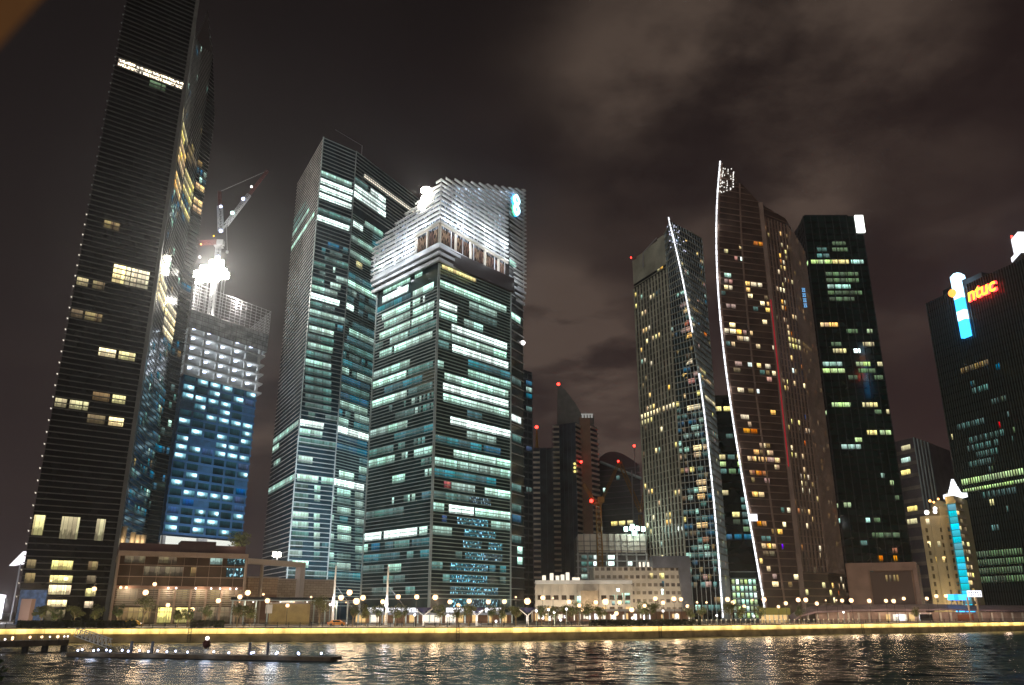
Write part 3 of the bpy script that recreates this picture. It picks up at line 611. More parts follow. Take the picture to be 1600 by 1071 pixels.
# slim recessed wing on its right
ch = [(795, 341), (819, 353)]; pw = [Vector(P(*q)) for q in ch]
TW = Tower('tower_wing', 'x', 'x', ch, [pw[1]+Vector((-20, 26)), pw[0]+Vector((-20, 26))], [zat(296, 353)-14]*4, GZ, 4.25, M['gl_dark'])
t = TW; t.fins('louvre', M['fin_light'], [0, 1], .5, .3, per=1, za=GZ+8)
for (x0, y0, x1, y1, kd) in ((795, 494, 813, 501, 'cool'), (796, 652, 814, 658, 'white'), (797, 600, 814, 606, 'dim'), (808, 861, 816, 863, 'cool'), (808, 879, 816, 881, 'cool'), (800, 812, 814, 815, 'cyan'), (790, 412, 806, 418, 'mid'), (800, 680, 814, 684, 'dim'), (799, 760, 814, 764, 'dim'), (799, 790, 814, 794, 'dim'), (799, 845, 814, 848, 'dim')): t.row(0, x0, y0, x1, y1, kd, bay=9)
t.done()
for c in list(t.o.children): c.parent = T1.o; c.location = t.o.location-T1.o.location; c['org'] = T1.o['org']; c.name = {'glass_wall': 'side_wing', 'louvre': 'side_wing_louvre'}.get(c.name.split('.')[0], 'window')
bpy.data.objects.remove(t.o)
# the crown: louvred screen round a lit inner wall, roof falling to the left
q0 = T1.offs(0, 1.9); pD = Vector(P(*D)); z1 = zb_+.2
cA, cB = q0[0], q0[1]; cC = Vector(P(821, 353)); cD = cA+(cC-cB)
tA, tB, tC = zat(385, 338), zat(287, 305)+1.0, zat(296, 353)
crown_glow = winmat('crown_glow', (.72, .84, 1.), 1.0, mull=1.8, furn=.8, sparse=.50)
tops = [tA, tB, tC, tC-2+tA-tB+6]
class Crown(Tower):
    def foot(s, z): return [cA, cB, cC, cD]
    def __init__(s): s.tops = tops; s.fh = 4.25; s.z0 = z1; s.o = T1.o; s.win = []; s.occ = []
cr = Crown()
inn = cr.offs(0, -2.2)
m_ = MB()
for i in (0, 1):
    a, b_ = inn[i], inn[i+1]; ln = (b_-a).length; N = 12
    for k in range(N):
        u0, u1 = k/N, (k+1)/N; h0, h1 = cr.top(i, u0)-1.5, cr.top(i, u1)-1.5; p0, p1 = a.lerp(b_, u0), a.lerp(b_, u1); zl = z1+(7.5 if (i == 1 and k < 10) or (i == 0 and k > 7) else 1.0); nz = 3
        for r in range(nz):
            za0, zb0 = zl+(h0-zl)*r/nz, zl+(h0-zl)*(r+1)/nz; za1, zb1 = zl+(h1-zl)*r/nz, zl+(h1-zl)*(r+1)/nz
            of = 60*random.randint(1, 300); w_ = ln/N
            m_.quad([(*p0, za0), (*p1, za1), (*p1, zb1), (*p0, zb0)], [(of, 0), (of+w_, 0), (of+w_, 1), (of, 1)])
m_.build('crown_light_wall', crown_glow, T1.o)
m_ = MB(); mid = sum(inn, Vector((0, 0)))/4; m_.prism([p.lerp(mid, .12) for p in inn], z1, [x-2 for x in tops]); m_.build('crown_core', M['greyw'], T1.o)
cr.fins('crown_louvre', M['white'], [0, 1, 2, 3], 1.1, .42, per=2, za=z1+9.5); cr.fins('crown_louvre', M['white'], [0], 1.1, .42, per=2, za=z1+1.2, zb=z1+9.4, ub={0: (0, .68)}); cr.fins('crown_louvre', M['white'], [1], 1.1, .42, per=2, za=z1+1.2, zb=z1+9.4, ub={1: (.84, 1)})
cr.vfins('crown_post', M['fin_light'], [0, 1], -.3, .3, 7, za=z1)
m_ = MB(); m_.prism(cr.offs(0, .5), z1-4.6, z1-3.4); m_.prism(cr.offs(0, .9), z1-2.2, z1-1.0); m_.prism(cr.offs(0, .2), z1-.9, z1+.6); m_.prism(cr.offs(0, .4), z1-7.6, z1-6.2); m_.build('cornice', M['fin_light'], T1.o)
m_ = MB(); m_.prism(cr.offs(0, -.6), z1-7.7, z1-.5); m_.build('crown_base', M['gl_dark'], T1.o)
m_ = MB(); fr = [(0, .66, 1), (1, 0, .85)]
for i, ua, ub in fr:
    a, b_ = cr.foot(0)[i].lerp(cr.foot(0)[i+1], ua), cr.foot(0)[i].lerp(cr.foot(0)[i+1], ub); dr = (b_-a).normalized(); n_ = Vector((dr.y, -dr.x))*.6
    m_.wallbox(a+n_, b_+n_, z1+8.4, z1+9.3, .6)
    for k in range(6 if i else 3): p = a.lerp(b_, (k+.02)/(5 if i else 2)*.98); m_.box((p.x, p.y, z1+4.5), (.8, .8, 7.8), math.atan2(dr.y, dr.x))
m_.build('terrace_frame', M['whitel'], T1.o)
m_ = MB(); of = 600
for i, ua, ub in fr:
    a, b_ = cr.offs(0, -1.4)[i].lerp(cr.offs(0, -1.4)[i+1], ua), cr.offs(0, -1.4)[i].lerp(cr.offs(0, -1.4)[i+1], ub); ln = (b_-a).length; m_.quad([(*a, z1+.7), (*b_, z1+.7), (*b_, z1+8.3), (*a, z1+8.3)], [(of, 0), (of+ln, 0), (of+ln, 1), (of, 1)])
m_.build('terrace_wall', winmat('terrace_room', (.75, .5, .38), .3, mull=2.2, sparse=.45), T1.o)
m_ = MB(); a, b_ = q0[1].lerp(q0[2], .03), q0[1].lerp(q0[2], .45); dr = (b_-a).normalized(); n_ = Vector((dr.y, -dr.x))*.25; m_.quad([(*(a+n_), z1-10.6), (*(b_+n_), z1-10.6), (*(b_+n_), z1-8.9), (*(a+n_), z1-8.9)], [(0, 0), (16, 0), (16, 1), (0, 1)]); m_.build('window', W['yell'], T1.o)
for (i_, uu, zz) in ((1, .08, 10), (1, .3, 10), (1, .55, 10), (1, .8, 4), (1, .2, 17), (1, .5, 17), (1, .75, 16), (0, .15, 2), (0, .35, 2.5), (0, .55, 3), (0, .8, 10), (0, .6, 9)):
    a, b_ = cr.foot(0)[i_], cr.foot(0)[i_+1]; dr = (b_-a).normalized(); p = a.lerp(b_, uu)+Vector((dr.y, -dr.x))*-.9; plight((p.x, p.y, z1+zz), 2900, (.86, .93, 1.), .8)
    p = a.lerp(b_, uu)+Vector((dr.y, -dr.x))*5.; plight((p.x, p.y, z1+zz-6), 1500, (.86, .93, 1.), .8)
# knot emblems on both sides of the crown
def emblem(i, u, zc, h):
    a, b_ = cr.foot(0)[i], cr.foot(0)[i+1]; dr = (b_-a).normalized(); n_ = Vector((dr.y, -dr.x)); c = a.lerp(b_, u)+n_*1.1
    for mm, ph, wd in ((L['signbw'], 0, 1), (L['signbw'], math.pi, 1), (L['signc'], 0, 0), (L['signg'], math.pi, 0)):
        m_ = MB(); pts = []
        for k in range(25):
            tt = k/24; ang = tt*2*math.pi*1.0+ph; sx_ = math.sin(ang)*h*.20; zz = (tt-.5)*h
            q = c+dr*sx_+n_*(.7 if wd else (.25 if ph else -.05)); pts.append((q.x, q.y, zc+zz))
        m_.tube(pts, h*(.075 if wd else .09), 8); m_.build('emblem', mm, T1.o)
emblem(1, .86, zat(321, 345), 10)
for k, (u_, dz_) in enumerate(((.76, -3), (.8, 0), (.84, 3), (.79, 4), (.83, -1))):
    a, b_ = cr.foot(0)[0], cr.foot(0)[1]; q = a.lerp(b_, u_); m_ = MB(); m_.ball((q.x-.8, q.y-1.6, zat(318, 312)+dz_), 1.5, 10, 7); m_.build('floodlight', L['flood'], T1.o)
# a bright spot on the right edge
m_ = MB(); m_.ball(at(817, 536, 352), 1.1); m_.build('edge_lamp', L['lampw'], T1.o)

#@@SCENE2
# --- two sail towers
def prowtab(pts, Y): 
    z = np.array([zat(y, Y) for x, y in pts][::-1]); b = np.array([bx(x, y) for x, y in pts][::-1]); c = np.polyfit(z/100, b, 3); zz = np.linspace(z[0], z[-1], 40); return (list(zz), list(np.polyval(c, zz/100)))
# short sail
YP = 405
pr = prowtab([(1046, 345), (1064, 435), (1082, 520), (1092, 585), (1105, 700), (1117, 820), (1127, 945)], YP)
ch = [(1017, 446), (1077, 416), (1110, YP), (1143, 430)]
rp = [Vector(P(1143, 430))+Vector((-2, 30)), Vector(P(1030, 446))+Vector((6, 24))]
t = Tower('sail_tower', 'shorter sail shaped residential tower with a broken white light line on its leaning prow', 'residential tower', ch, rp, [zat(407, 446), zat(365, 416), zat(345, YP), zat(372, 430), zat(372, 430), zat(407, 446)], GZ, 3.5, M['gl_dark'], 'sail shaped residential towers', prow={2: pr}, levels=30)
S1 = t; t.scat = 1
t.vfins('rib', M['fin_olive'], [0], .5, 1.1, 3.0, za=GZ, zb=zat(435, 430))
t.fins('cladding', M['fin_olive'], [0], .35, 1.0, za=zat(428, 430), per=3.5)
t.fins('spandrel', M['fin_olive'], [0], .25, .35, za=GZ); t.fins('balcony_slab', M['fin_olive'], [1, 2], .7, .35, za=GZ+20)
t.vfins('mullion', M['fin_mid'], [1, 2], .3, .2, 2.2, segs=20)
for f, x0, y0, x1, y1, kd in ((0, 1002, 652, 1032, 643, 'warmw'), (0, 1034, 643, 1066, 633, 'warmw'), (1, 1073, 634, 1094, 632, 'warmw'), (2, 1103, 631, 1121, 630, 'warmw'), (0, 1003, 660, 1020, 655, 'yell'), (2, 1064, 461, 1073, 462, 'dimwarm'), (1, 1062, 475, 1074, 477, 'pink'), (2, 1076, 476, 1092, 479, 'warm'), (1, 1062, 483, 1074, 485, 'warm'), (2, 1078, 484, 1094, 487, 'dimwarm'), (1, 1065, 508, 1078, 510, 'orange'), (2, 1082, 509, 1096, 511, 'warmw'), (2, 1096, 520, 1104, 522, 'orange'), (1, 1064, 516, 1080, 519, 'pink'), (1, 1065, 526, 1082, 528, 'warm'), (1, 1070, 568, 1083, 571, 'warmw'), (1, 1067, 588, 1074, 589, 'warm'), (1, 1075, 595, 1086, 597, 'pink'), (2, 1097, 593, 1111, 596, 'warm'),
        (1, 1084, 705, 1097, 707, 'warmw'), (1, 1084, 712, 1096, 714, 'warm'), (1, 1088, 754, 1104, 755, 'warm'), (1, 1092, 763, 1104, 764, 'warmw'), (1, 1090, 778, 1102, 780, 'warm'), (1, 1088, 824, 1106, 825, 'warm'), (1, 1098, 845, 1108, 846, 'amber'), (1, 1102, 912, 1112, 912, 'pink'), (1, 1080, 668, 1092, 668, 'mid'), (0, 1020, 410, 1030, 405, 'yell'), (0, 994, 430, 1006, 425, 'dimwarm'), (0, 1025, 457, 1031, 455, 'cyan'), (0, 1003, 492, 1012, 489, 'warm')): t.row(f, x0, y0, x1, y1, kd, bay=4)
t.scatter([0], .085, ['warm', 'yell', 'warmw', 'dimwarm', 'mid', 'warm'], w=3.0, run=.35); t.scatter([1, 2], .13, ['warm', 'yell', 'dim', 'dimwarm', 'mid', 'cyan', 'pink'], w=2.6, run=.4)
t.scatter([1], .5, ['dim', 'mid', 'dim', 'cyan', 'dimwarm'], w=3, ya=640, run=.7)
t.done()
def prowline(t, Yo, segs, w=.34, name='light_strip'):
    for za, zb in segs:
        m_ = MB(); pts = []
        for k in range(25):
            z = za+(zb-za)*k/24; i = t.pi_; q = t.offs(z, .55)[i]; pts.append((q.x, q.y, z))
        m_.tube(pts, w, 6); m_.build(name, L['strip'], t.o)
        for k in range(2, 25, 3): plight((pts[k][0]+.6, pts[k][1]-1.6, pts[k][2]), 260, (.95, .97, 1.), .3)
t.pi_ = 2; prowline(t, YP, [(GZ+1, zat(585, YP)), (zat(521, YP), zat(344, YP)+1)])
m_ = MB()
for k in range(34):
    z = zat(random.uniform(350, 385), YP); u = random.random()**1.5*.4; p = t.foot(z); q = t.offs(z, .7); a = q[2].lerp(q[3], u) if random.random() < .6 else q[2].lerp(q[1], u); m_.box((a.x, a.y, z), (.45, .4, .45))
m_.build('fairy_light', lampmat('fairy_light', (.75, .78, 1.), 1.1), t.o)['kind'] = 'stuff'
m_ = MB(); a = at(1005, 395, 430); b_ = at(1026, 372, 425); m_.tube([a, b_], .35, 5); m_.tube([a+Vector((0, 3, -8)), a], .4, 5); m_.build('roof_crane', M['steel'], t.o)
m_ = MB(); a = at(986, 404, 446); m_.ball((a.x, a.y, a.z+.5), .45); m_.build('beacon', L['red'], t.o)
# tall sail
YP = 398
pr = prowtab([(1128, 255), (1122, 330), (1124, 420), (1130, 520), (1148, 650), (1165, 760), (1180, 850), (1198, 950)], YP)
ch = [(1190, YP), (1256, 406), (1300, 418), (1326, 442)]
rp = [Vector(P(1326, 442))+Vector((-6, 34)), Vector(P(1220, 440))]
t = Tower('sail_tower', 'tallest sail shaped tower with an unbroken curved white light line on its left edge', 'residential tower', ch, rp, [zat(255, YP), zat(318, 406), zat(342, 418), zat(392, 442), zat(392, 442), zat(300, 440)], GZ, 3.5, mat('brown_wall_glass', (.085, .055, .042), .3, var=(.15, .4)), 'sail shaped residential towers', prow={0: pr}, levels=30)
S2 = t; t.pi_ = 0
t.fins('balcony_slab', M['fin_brown'], [0], .6, .4, za=GZ+10); t.vfins('rib', M['fin_brown'], [1, 2], .55, .8, 2.4, za=GZ+22, zb=zat(355, 420)); t.vfins('mullion', M['fin_brown'], [0], .45, .9, 7.5, segs=24, za=GZ+5)
t.fins('spandrel', M['fin_brown'], [1, 2], .25, .5, za=GZ)
m_ = MB(); q = t.foot(0)[1]; m_.box((q.x, q.y-.5, (GZ+t.tops[1])/2), (2.2, 1.6, t.tops[1]-GZ)); m_.build('corner_pier', M['fin_brown'], t.o)
m_ = MB(); m_.box((q.x-.3, q.y-1.45, (zat(730, 406)+zat(470, 406))/2), (.5, .2, zat(470, 406)-zat(730, 406))); m_.build('red_light_strip', L['redl'], t.o)
prowline(t, YP, [(GZ, zat(255, YP)+.5)], w=.4)
S2W = [(0, 1144, 336, 1153, 337, 'yell'), (0, 1155, 337, 1161, 338, 'warmw'), (0, 1163, 338, 1171, 339, 'warmw'), (0, 1131, 391, 1138, 392, 'yell'), (0, 1154, 384, 1159, 385, 'warm'), (0, 1147, 408, 1153, 409, 'pink'), (0, 1156, 408, 1162, 409, 'white'), (0, 1131, 432, 1143, 434, 'cool'), (0, 1131, 440, 1145, 442, 'pink'), (0, 1131, 448, 1145, 450, 'warmw'), (0, 1183, 442, 1191, 443, 'warmw'), (0, 1168, 459, 1176, 460, 'warmw'), (0, 1187, 470, 1195, 471, 'warmw'), (0, 1197, 471, 1204, 472, 'warm'), (0, 1134, 480, 1150, 481, 'pink'), (0, 1196, 488, 1207, 489, 'warm'), (0, 1191, 503, 1199, 504, 'warmw'), (0, 1176, 379, 1193, 382, 'amber'), (0, 1206, 540, 1213, 541, 'warmw'), (0, 1181, 546, 1189, 547, 'warm'), (0, 1168, 573, 1176, 574, 'white'), (0, 1182, 573, 1190, 574, 'warm'), (0, 1148, 572, 1160, 572, 'pink'), (0, 1146, 582, 1158, 582, 'dimwarm'), (0, 1152, 610, 1163, 611, 'warmw'), (0, 1181, 609, 1187, 610, 'white'), (0, 1168, 610, 1178, 611, 'dimwarm'), (0, 1215, 604, 1221, 605, 'yell'), (0, 1156, 647, 1170, 648, 'warmw'), (0, 1160, 668, 1183, 670, 'amber'), (0, 1160, 676, 1192, 678, 'pink'), (0, 1167, 715, 1182, 716, 'warm'), (0, 1184, 716, 1188, 717, 'warm'), (0, 1198, 717, 1210, 718, 'pink'), (0, 1170, 735, 1200, 736, 'amber'), (0, 1210, 735, 1219, 736, 'warm'), (0, 1182, 818, 1198, 819, 'amber'), (0, 1188, 836, 1204, 837, 'dim'), (0, 1190, 858, 1214, 859, 'warm'), (0, 1192, 868, 1212, 869, 'dimwarm'), (0, 1206, 913, 1217, 913, 'warmw'), (0, 1206, 900, 1214, 900, 'pink'), (0, 1175, 776, 1195, 776, 'warm'), (0, 1236, 788, 1243, 788, 'warm'),
       (1, 1216, 367, 1221, 369, 'warm'), (1, 1218, 383, 1224, 385, 'yell'), (1, 1215, 425, 1221, 427, 'warmw'), (1, 1218, 450, 1226, 453, 'warmw'), (1, 1224, 500, 1230, 502, 'warm'), (1, 1228, 519, 1234, 521, 'warm'), (1, 1235, 562, 1240, 564, 'warm'), (1, 1236, 580, 1241, 581, 'white'), (1, 1238, 599, 1243, 600, 'warm'), (1, 1230, 528, 1250, 534, 'yell'), (1, 1231, 537, 1252, 544, 'yell'), (2, 1252, 537, 1268, 546, 'yell'), (2, 1268, 546, 1279, 553, 'amber'), (1, 1254, 730, 1258, 731, 'warm'), (1, 1257, 740, 1261, 741, 'warm'), (1, 1256, 690, 1260, 691, 'orange'), (2, 1280, 612, 1287, 618, 'yell'), (2, 1275, 640, 1283, 646, 'dimwarm'), (2, 1268, 674, 1272, 676, 'warm'), (2, 1270, 692, 1274, 694, 'warm')]
for r in S2W: t.row(r[0], *r[1:5], r[5], bay=3.4, gap=.5)
t.scatter([0], .11, ['warm', 'warmw', 'dimwarm', 'warm', 'pink', 'warmw', 'dim'], w=3.4, run=.35, ya=400); t.scatter([1, 2], .13, ['warm', 'warmw', 'dimwarm', 'yell', 'amber'], w=2.4, run=.25, ya=360)
t.row(1, 1258, 655, 1261, 656, 'blue'); t.row(0, 1221, 854, 1224, 855, 'violet'); t.row(2, 1290, 760, 1294, 762, 'blue')
t.done()
m_ = MB()
for k in range(60):
    z = zat(random.uniform(262, 302), YP); j = random.choice((.03, .06, .1, .15, .22, .3, .36)); q = t.offs(z, .8); a = q[0].lerp(q[1], j+random.uniform(0, .02)); m_.box((a.x, a.y, z), (.32, .4, .6))
m_.build('fairy_light', lampmat('fairy_light_white', (1., .97, .9), 1.3), t.o)['kind'] = 'stuff'
m_ = MB(); a = at(1177, 809, 396); m_.box((a.x, a.y, a.z), (3.6, 1.2, 3.2)); m_.build('lightbox', L['box'], t.o)
m_ = MB(); a = at(1256, 468, 412)
for k in range(4):     # upright glowing strokes painted in place of a reflection
    z = a.z+5-k*3.0
    for (dx_, dz_, w_, h_) in ((0, .9, 1.8, .3), (0, .2, 1.5, .3), (-.5, -.4, .3, 1.3), (.5, -.4, .3, 1.3), (0, -.9, 1.8, .3)): m_.box((a.x+dx_, a.y-1.2, z+dz_), (w_, .3, h_))
m_.build('reflection_strokes', lampmat('pale_blue_reflection', (.2, .55, 1.), .8), t.o)
# --- dark office slab right of the sails
def simple(name, label, cat, chain, depth, ytop, fh, gm, z0=GZ, group=None, Yt=None, side=0):
    pts = [Vector(P(*q)) for q in chain]; zt = zat(ytop, Yt or chain[0][1])
    return Tower(name, label, cat, chain, [pts[-1]+Vector((side, depth)), pts[0]+Vector((side, depth))], [zt]*(len(chain)+2), z0, fh, gm, group)
ch = [(1316, 492), (1332, 470), (1437, 470)]
t = simple('office_tower', 'dark flat topped office slab with scattered greenish windows and a lit white corner sign', 'office tower', ch, 40, 338, 4.2, M['gl_green'], Yt=470); DK = t
t.fins('spandrel', M['gl_dark'], [0, 1], .3, 1.2); t.vfins('mullion', M['black'], [0, 1], .4, .4, 4.4)
for r in ((0, 1256, 418, 1266, 408, 'green'), (1, 1267, 410, 1300, 411, 'green'), (1, 1301, 411, 1327, 413, 'yell'), (1, 1330, 413, 1350, 415, 'mid'), (1, 1276, 398, 1296, 401, 'dim'), (1, 1300, 381, 1322, 384, 'dimgreen'), (1, 1276, 389, 1292, 391, 'dim'), (1, 1300, 391, 1325, 393, 'dimgreen'), (1, 1290, 430, 1342, 434, 'dimgreen'), (1, 1291, 441, 1343, 445, 'dimgreen'), (1, 1293, 451, 1330, 454, 'mid'), (1, 1293, 462, 1348, 465, 'dimgreen'), (1, 1296, 471, 1336, 474, 'dimgreen'), (1, 1282, 511, 1310, 513, 'warm'), (1, 1322, 514, 1340, 515, 'dimgreen'), (1, 1354, 515, 1363, 516, 'green'), (1, 1298, 534, 1315, 535, 'dimgreen'), (1, 1348, 537, 1366, 538, 'yell'), (1, 1301, 545, 1322, 546, 'yell'), (1, 1333, 545, 1344, 546, 'white'), (1, 1285, 567, 1316, 569, 'mid'), (1, 1285, 577, 1320, 579, 'green'), (1, 1337, 568, 1360, 570, 'green'), (1, 1371, 570, 1384, 571, 'yell'), (1, 1341, 580, 1368, 582, 'dimgreen'), (1, 1366, 590, 1380, 592, 'dimgreen'), (1, 1325, 589, 1340, 590, 'dimgreen'),
          (0, 1292, 640, 1299, 638, 'yell'), (1, 1300, 637, 1330, 638, 'green'), (1, 1348, 638, 1372, 639, 'yell'), (1, 1384, 639, 1392, 640, 'yell'), (1, 1354, 672, 1370, 673, 'yell'), (1, 1374, 672, 1392, 673, 'green'), (1, 1314, 695, 1345, 696, 'mid'), (1, 1318, 789, 1330, 790, 'green'), (1, 1362, 834, 1406, 835, 'dimgreen'), (1, 1372, 874, 1380, 874, 'amber'), (1, 1396, 873, 1402, 873, 'amber'), (1, 1394, 860, 1402, 860, 'amber'), (1, 1376, 743, 1382, 744, 'mid'), (1, 1390, 752, 1396, 752, 'green')): t.row(*r, bay=4.4)
t.scatter([1], .06, ['dimgreen', 'green', 'mid', 'dim', 'yell', 'dimgreen'], w=4.4, ya=560, yb=860, run=.3); t.scatter([0], .16, ['green', 'dimgreen', 'mid'], w=4.4, ya=620, yb=850)
t.done()
q = t.foot(0); a = q[2]; zt = t.tops[0]
m_ = MB(); m_.box((a.x-1.5, a.y-.8, zt-6), (5.2, 1.2, 12)); m_.build('corner_sign', L['signw'], t.o)
m_ = MB(); b_ = at(1259, 336, 478); m_.ball((b_.x, b_.y, zt+2), .75); m_.tube([(b_.x, b_.y, zt-.1), (b_.x, b_.y, zt+1.5)], .2, 5); m_.build('beacon', L['red'], t.o)
m_ = MB(); m_.prism([q[0].lerp(q[1], .5)+Vector((3, 8)), q[1]+Vector((3, 5)), q[2]+Vector((-6, 5)), q[2]+Vector((-6, 30)), q[0]+Vector((3, 30))], zt-.2, zt+3.5); m_.build('plant_room', M['black'], t.o)
# --- dark office between the sails and lit lobby
t = simple('office_tower', 'narrow dark office block glimpsed between the two sail towers with pale green windows', 'office tower', [(1118, 480), (1215, 480)], 30, 618, 4.2, M['gl_green'])
for y, k in ((645, 'yell'), (678, 'green'), (687, 'dimgreen'), (712, 'yell'), (731, 'green'), (740, 'dimgreen'), (768, 'yell'), (778, 'green'), (794, 'dim'), (805, 'yell'), (818, 'dimgreen'), (830, 'dimgreen'), (840, 'cyan')):
    x0 = bx(1124, 640); 
    for j in range(5):
        if random.random() < .6: u = .08+.16*j; kk = int((zat(y, 480)-GZ)/4.2); t.span(0, kk, u, u+.13, k if random.random() < .75 else 'dim', bay=99)
t.fins('spandrel', M['gl_dark'], [0], .3, 1.1); t.done()
t = simple('lit_lobby', 'low glazed lobby of six bright greenish storeys between the bases of the sail towers', 'lobby', [(1146, 440), (1186, 440)], 18, 893, 3.3, M['gl_green'])
t.z0 = GZ
for k in range(0, 6):
    for j in range(6): t.span(0, k, j/6+.01, (j+1)/6-.01, random.choice(['cool', 'white', 'cool', 'green']) if k > 2 else random.choice(['mid', 'cool', 'green', 'mid']), bay=99, lo=.15, hi=.9)
t.fins('spandrel', M['fin_mid'], [0], .3, .4); t.done()
# --- background towers in the gap
t = simple('office_tower', 'plain navy glass tower half hidden behind the white crowned office tower', 'office tower', [(786, 480), (834, 500)], 30, 568, 4.2, M['gl_navy'], Yt=480)
t.fins('spandrel', M['bluew'], [0], .3, 1.0); t.vfins('mullion', M['bluew'], [0], .3, .3, 4)
for y, k in ((573, 'cyan'), (602, 'cyan'), (609, 'mid'), (616, 'cyan'), (640, 'dim'), (700, 'blue'), (768, 'dim')): t.row(0, 822, y, 831, y, k)
t.done()
def banded(name, label, segs, Y, ytop, depth, cat='residential tower', ztops=None):
    ch = [(s_[0], Y+(s_[2] if len(s_) > 2 else 0)) for s_ in segs]; t = simple(name, label, cat, ch, depth, ytop, 3.6, M['gl_navy'], Yt=Y)
    pal = [i for i, s_ in enumerate(segs[:-1]) if s_[1]]
    t.fins('balcony', mat('pale_balcony', (.8, .7, .6), .7, var=(.2, .2)), pal, 1.0, 1.35); t.vfins('mullion', M['bluew'], [i for i, s_ in enumerate(segs[:-1]) if not s_[1]], .2, .3, 3.2)
    return t
YB = 560
t = banded('residential_tower', 'slender tower with pale balcony bands and a pointed sloping roof fin', [(870, 1), (879, 0), (906, 1, -8), (914, 2 and 0), (931, 1), (942, 0, 8)], YB, 664, 30)
m_ = MB(); p = t.foot(0); m_.wallbox(p[3]+Vector((0, -.4)), p[4]+Vector((0, -.4)), GZ, zat(652, YB), 3); m_.build('brown_panel', M['brownw'], t.o)
zt = t.tops[0]; a, b_, c_, d_ = at(880, 662, YB), at(879, 600, YB), at(925, 655, YB+6), at(905, 614, YB+2)
m_ = MB(); prof = [(a.x-4, zt), (a.x-3, b_.z), (a.x+2, b_.z-3), (a.x+9, b_.z-13), (a.x+15, b_.z-24), (c_.x-1, zt+1)]; 
for s_ in (0, 1):
    yy = YB+4+s_*5; pp = [(x, yy, z) for x, z in prof]; m_.quad(pp if not s_ else pp[::-1])
for (x0, z0_), (x1, z1_) in zip(prof, prof[1:]+prof[:1]): m_.quad([(x0, YB+4, z0_), (x0, YB+9, z0_), (x1, YB+9, z1_), (x1, YB+4, z1_)])
m_.build('roof_fin', M['conc_d'], t.o)
m_ = MB(); m_.prism([(a.x+2, YB+2), (c_.x+1, YB+2), (c_.x+1, YB+24), (a.x+2, YB+24)], zt, zt+7); m_.build('penthouse', M['conc_d'], t.o)
m_ = MB(); m_.ball((a.x-2.5, YB+6, b_.z+1.4), 1.15); m_.build('beacon', L['red'], t.o)
for (x, y) in ((908, 722),): p = at(x, y, YB-9); m_ = MB(); m_.ball(p, .9); m_.build('beacon', L['red'], t.o)
m_ = MB(); p = at(917, 651, YB-2)
for k in range(4): m_.box((p.x-3+k*2.1, p.y-1, p.z), (1.3, .3, 2.4))
m_.box((p.x, p.y-1, p.z+1.4), (8.4, .3, .7)); m_.build('roof_light', lampmat('roof_light', (.8, .8, .75), .35), t.o)
p = at(898, 731, YB-9); m_ = MB()
for k in range(3): m_.ball((p.x, p.y, p.z-2.6*k+2.6), .9)
m_.build('sign_light', lampmat('yellow_sign_light', (1., .85, .25), 1.2), t.o)
t.done()
t = banded('residential_tower', 'thin distant tower with one pale balcony column and a red tipped spire', [(836, 1), (846, 0), (868, 0)], 580, 700, 26)
p = at(839, 700, 580); p2 = at(837, 668, 580); m_ = MB(); m_.tube([(p.x, 583, t.tops[0]), (p.x, 583, p2.z)], 1.3, 6, r2=.5); m_.build('spire', M['yelp'], t.o); m_ = MB(); m_.ball((p.x, 583, p2.z+.8), 1.2); m_.build('beacon', L['red'], t.o); t.done()
# dark building with arched roof
Yd = 620; t = simple('office_building', 'dark distant building with curved roof seen behind the yellow derrick cranes', 'office building', [(940, Yd), (1010, Yd-20)], 40, 735, 4.2, mat('dark_wall', (.10, .09, .10), .5)); 
m_ = MB(); p = t.foot(0); N = 14; zt = t.tops[0]
for k in range(N):
    f0, f1 = k/N, (k+1)/N; h = lambda f: 13*math.sin(math.pi*(.12+.88*f)**.8*.98)
    a, b_ = p[0].lerp(p[1], f0), p[0].lerp(p[1], f1); a2, b2 = a+Vector((0, 38)), b_+Vector((0, 38))
    m_.quad([(*a, zt), (*b_, zt), (*b_, zt+h(f1)), (*a, zt+h(f0))]); m_.quad([(*a, zt+h(f0)), (*b_, zt+h(f1)), (*b2, zt+h(f1)), (*a2, zt+h(f0))])
m_.build('roof', mat('maroon_roof', (.12, .07, .08), .6), t.o)
t.fins('spandrel', M['greyw'], [0], .5, .5); m_ = MB(); a = at(938, 722, Yd-4); b_ = at(1002, 748, Yd-24); m_.tube([a, b_], 1.1, 5); m_.build('roof_edge', M['fin_mid'], t.o)
for j, (x, k) in enumerate(((960, 'yell'), (972, 'yell'), (985, 'yell'))): t.row(0, x-5, 819-j*2, x+5, 817-j*2, k, bay=99)
t.row(0, 942, 764, 946, 764, 'cool'); t.row(0, 1000, 801, 1006, 800, 'warm'); t.scatter([0], .02, ['dim', 'dimwarm'], w=3); t.done()
